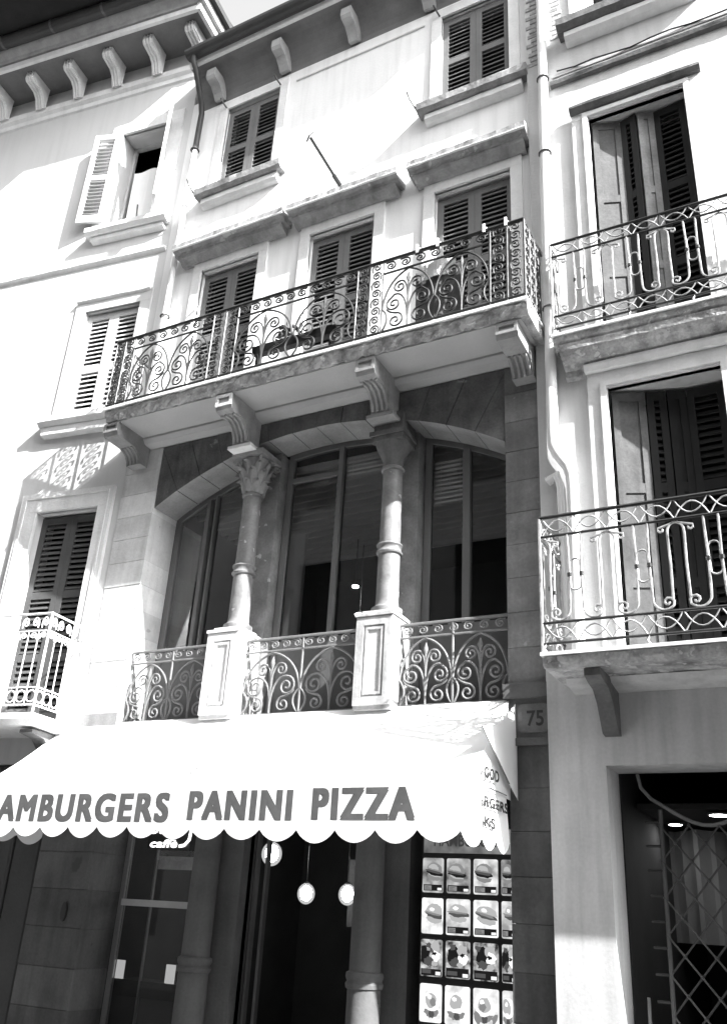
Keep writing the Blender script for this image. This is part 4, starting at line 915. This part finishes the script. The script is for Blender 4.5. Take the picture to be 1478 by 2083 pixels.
# white drainpipe on the right house
t = thing('drainpipe', 'white-painted drainpipe with a kink, on the left edge of the right house', 'drainpipe', (-1.9, YR - .08, 3.3))
t.part('pipe', MB().tube([(-1.83, YR - .075, 14), (-1.89, YR - .075, 8.2), (-1.915, YR - .075, 5.62), (-1.91, YR - .075, 5.50), (-1.88, YR - .075, 5.42), (-1.79, YR - .075, 5.27), (-1.765, YR - .075, 5.18), (-1.76, YR - .075, 5.05), (-1.77, YR - .075, 3.48)], .052, 12), PIPE_W)
for z, x in ((9.0, -1.88), (7.0, -1.90), (10.1, -1.87)): t.part('clamp', MB().tube([(x + .062 * math.cos(a), YR - .075 + .062 * math.sin(a), z) for a in [k * math.pi / 5 for k in range(10)]], .010, 5, closed=True), STONE_D)
thing('pipe_stub', 'broken white pipe stub and patched plaster left of the pipe kink', 'pipe stub', (-1.98, YR, 5.2), mb=MB().tube([(-1.99, YR - .03, 5.18), (-1.90, YR - .05, 5.22), (-1.875, YR - .05, 5.10), (-1.86, YR - .05, 3.75)], [.045, .04, .03, .03], 8), mat=PIPE_W)

# --- barred shop door of the right house
rm3 = Rh.part('shop_room', (lambda m: (m.box(-1.62, 3.5, 3.8, 3.85, 0, 3.0), m.box(-1.66, -1.62, .31, 3.8, 0, 3.0), m.box(3.5, 3.55, .31, 3.8, 0, 3), m.box(-1.62, 3.5, .31, 3.8, 2.96, 3.0)) and m)(MB()), DARK)
Gt = thing('lattice_gate', 'dark diamond-lattice iron gate in the ground-floor door of the right house', 'gate', (-.6, .25, 0))
yg = .22
LATR = gray('rung_iron', .04, rough=.6, bump=0)
Gt.part('curved_rail', MB().tube([(-1.47, yg, 2.72), (-1.45, yg, 2.62)] + [(-1.45 + u * .85, yg, 2.47 + .20 * (math.cos(u * 4.6 + .6)) * .6) for u in [k / 12 for k in range(1, 17)]], .014, 6), IRON_G)
Gt.part('post', MB().tube([(-1.35, yg, 0), (-1.32, yg, 2.46)], .016, 6), FRAME_D)
Gt.part('post', MB().tube([(-1.52, yg, 0), (-1.50, yg, 1.2)], .012, 6), IRON_G)
for k in range(12): Gt.part('rung', MB().tube([(-1.44, yg, .5 + k * .17), (-1.335, yg, .5 + k * .17)], .010, 5), LATR)
LAT = gray('lattice_iron', .07, rough=.5, bump=0)
dw, dz = .21, .25
for j in range(19):
    for i in range(9):
        x = -1.335 + (i + .5 * (j % 2)) * dw; z = .10 + j * dz / 2
        if x > -.44 or z > 2.38: continue
        for sg in (-1, 1):
            if x + sg * dw / 2 < -1.36 or x + sg * dw / 2 > -.40 or z + dz / 2 > 2.42: continue
            pts = [(x + sg * dw / 2 * q, yg + .008 * sg, z + dz / 2 * q) for q in (0, .5, 1)]
            Gt.part('lattice_rod', MB().tube(pts, .0075, 5), LAT)
        Gt.part('rosette', MB().lathe([(.001, z - .017), (.017, z), (.001, z + .017)], x, yg, 6), LAT)
for (x, y, z, rx), lab in zip(((-.99, .9, 2.50, .075), (-1.45, 1.6, 2.50, .055), (-.62, 1.6, 2.50, .055)), ('largest lit oval downlight, top right behind the lattice gate', 'small lit downlight at the left behind the lattice gate', 'lit downlight cut by the right edge of the photo')):
    t = thing('downlight', lab, 'downlight', (x, y, z), group='downlights in the right-hand shop')
    t.part('lens', MB().lathe([(.001, z - .012), (rx, z - .006), (rx, z)], x, y, 16), SPOT); t.part('rim', MB().lathe([(rx + .004, z - .004), (rx + .02, z - .002), (rx + .02, z + .01), (rx + .004, z + .01)], x, y, 16), FRAME_D)
Rh.part('shop_ceiling', MB().box(-1.6, 2.5, .75, 3.6, 2.53, 2.57), DARK)
t = thing('curtain', 'pale folded curtain glowing inside the right-hand shop', 'curtain', (-.9, 2.3, 1.2))
mb = MB(); n = 80; vs = []
for i in range(n + 1):
    x = -2.1 + 3.4 * i / n; y = 2.1 + .10 * math.sin(i * .62) + .04 * math.sin(i * 1.7)
    vs += [(x, y, 1.55), (x, y + .02, 2.5)]
mb.add(vs, [(2 * i, 2 * i + 2, 2 * i + 3, 2 * i + 1) for i in range(n)]); mb.smooth = True; t.part('folds', mb, gray('curtain_cloth', .19, var=.1, bump=0))

# ================================================================== HOUSE ACROSS THE STREET (behind the camera)
O = thing('house', 'plain plastered house across the street, behind the viewer', 'house', (-2, -8.8, 0))
oh = []
for i in range(9):
    for j in range(4): oh.append((-19 + i * 4, -17.8 + i * 4, 1.0 + j * 3.2, 2.8 + j * 3.2))
mb = MB()
tmp = MB(); wall(tmp, -30, 26, 0, 13.6, 0, .3, oh); mb.add([(x, -8.8 - y, z) for x, y, z in tmp.v], [tuple(reversed(f)) for f in tmp.f])
O.part('wall', mb, gray('across_plaster', .28, var=.12, streak=.15))
for (a, b, z0, z1) in oh: O.part('window', MB().box(a, b, -8.98, -8.95, z0, z1), DARK)
O.part('roof', MB().prism_x([(-8.3, 13.62), (-16, 15.4), (-16, 15.6), (-8.3, 13.8)], -30.5, 26.5), gray('across_roof', .2))
O.part('back_wall', MB().box(-30, 26, -15.9, -15.6, 0, 15.3), DARK)
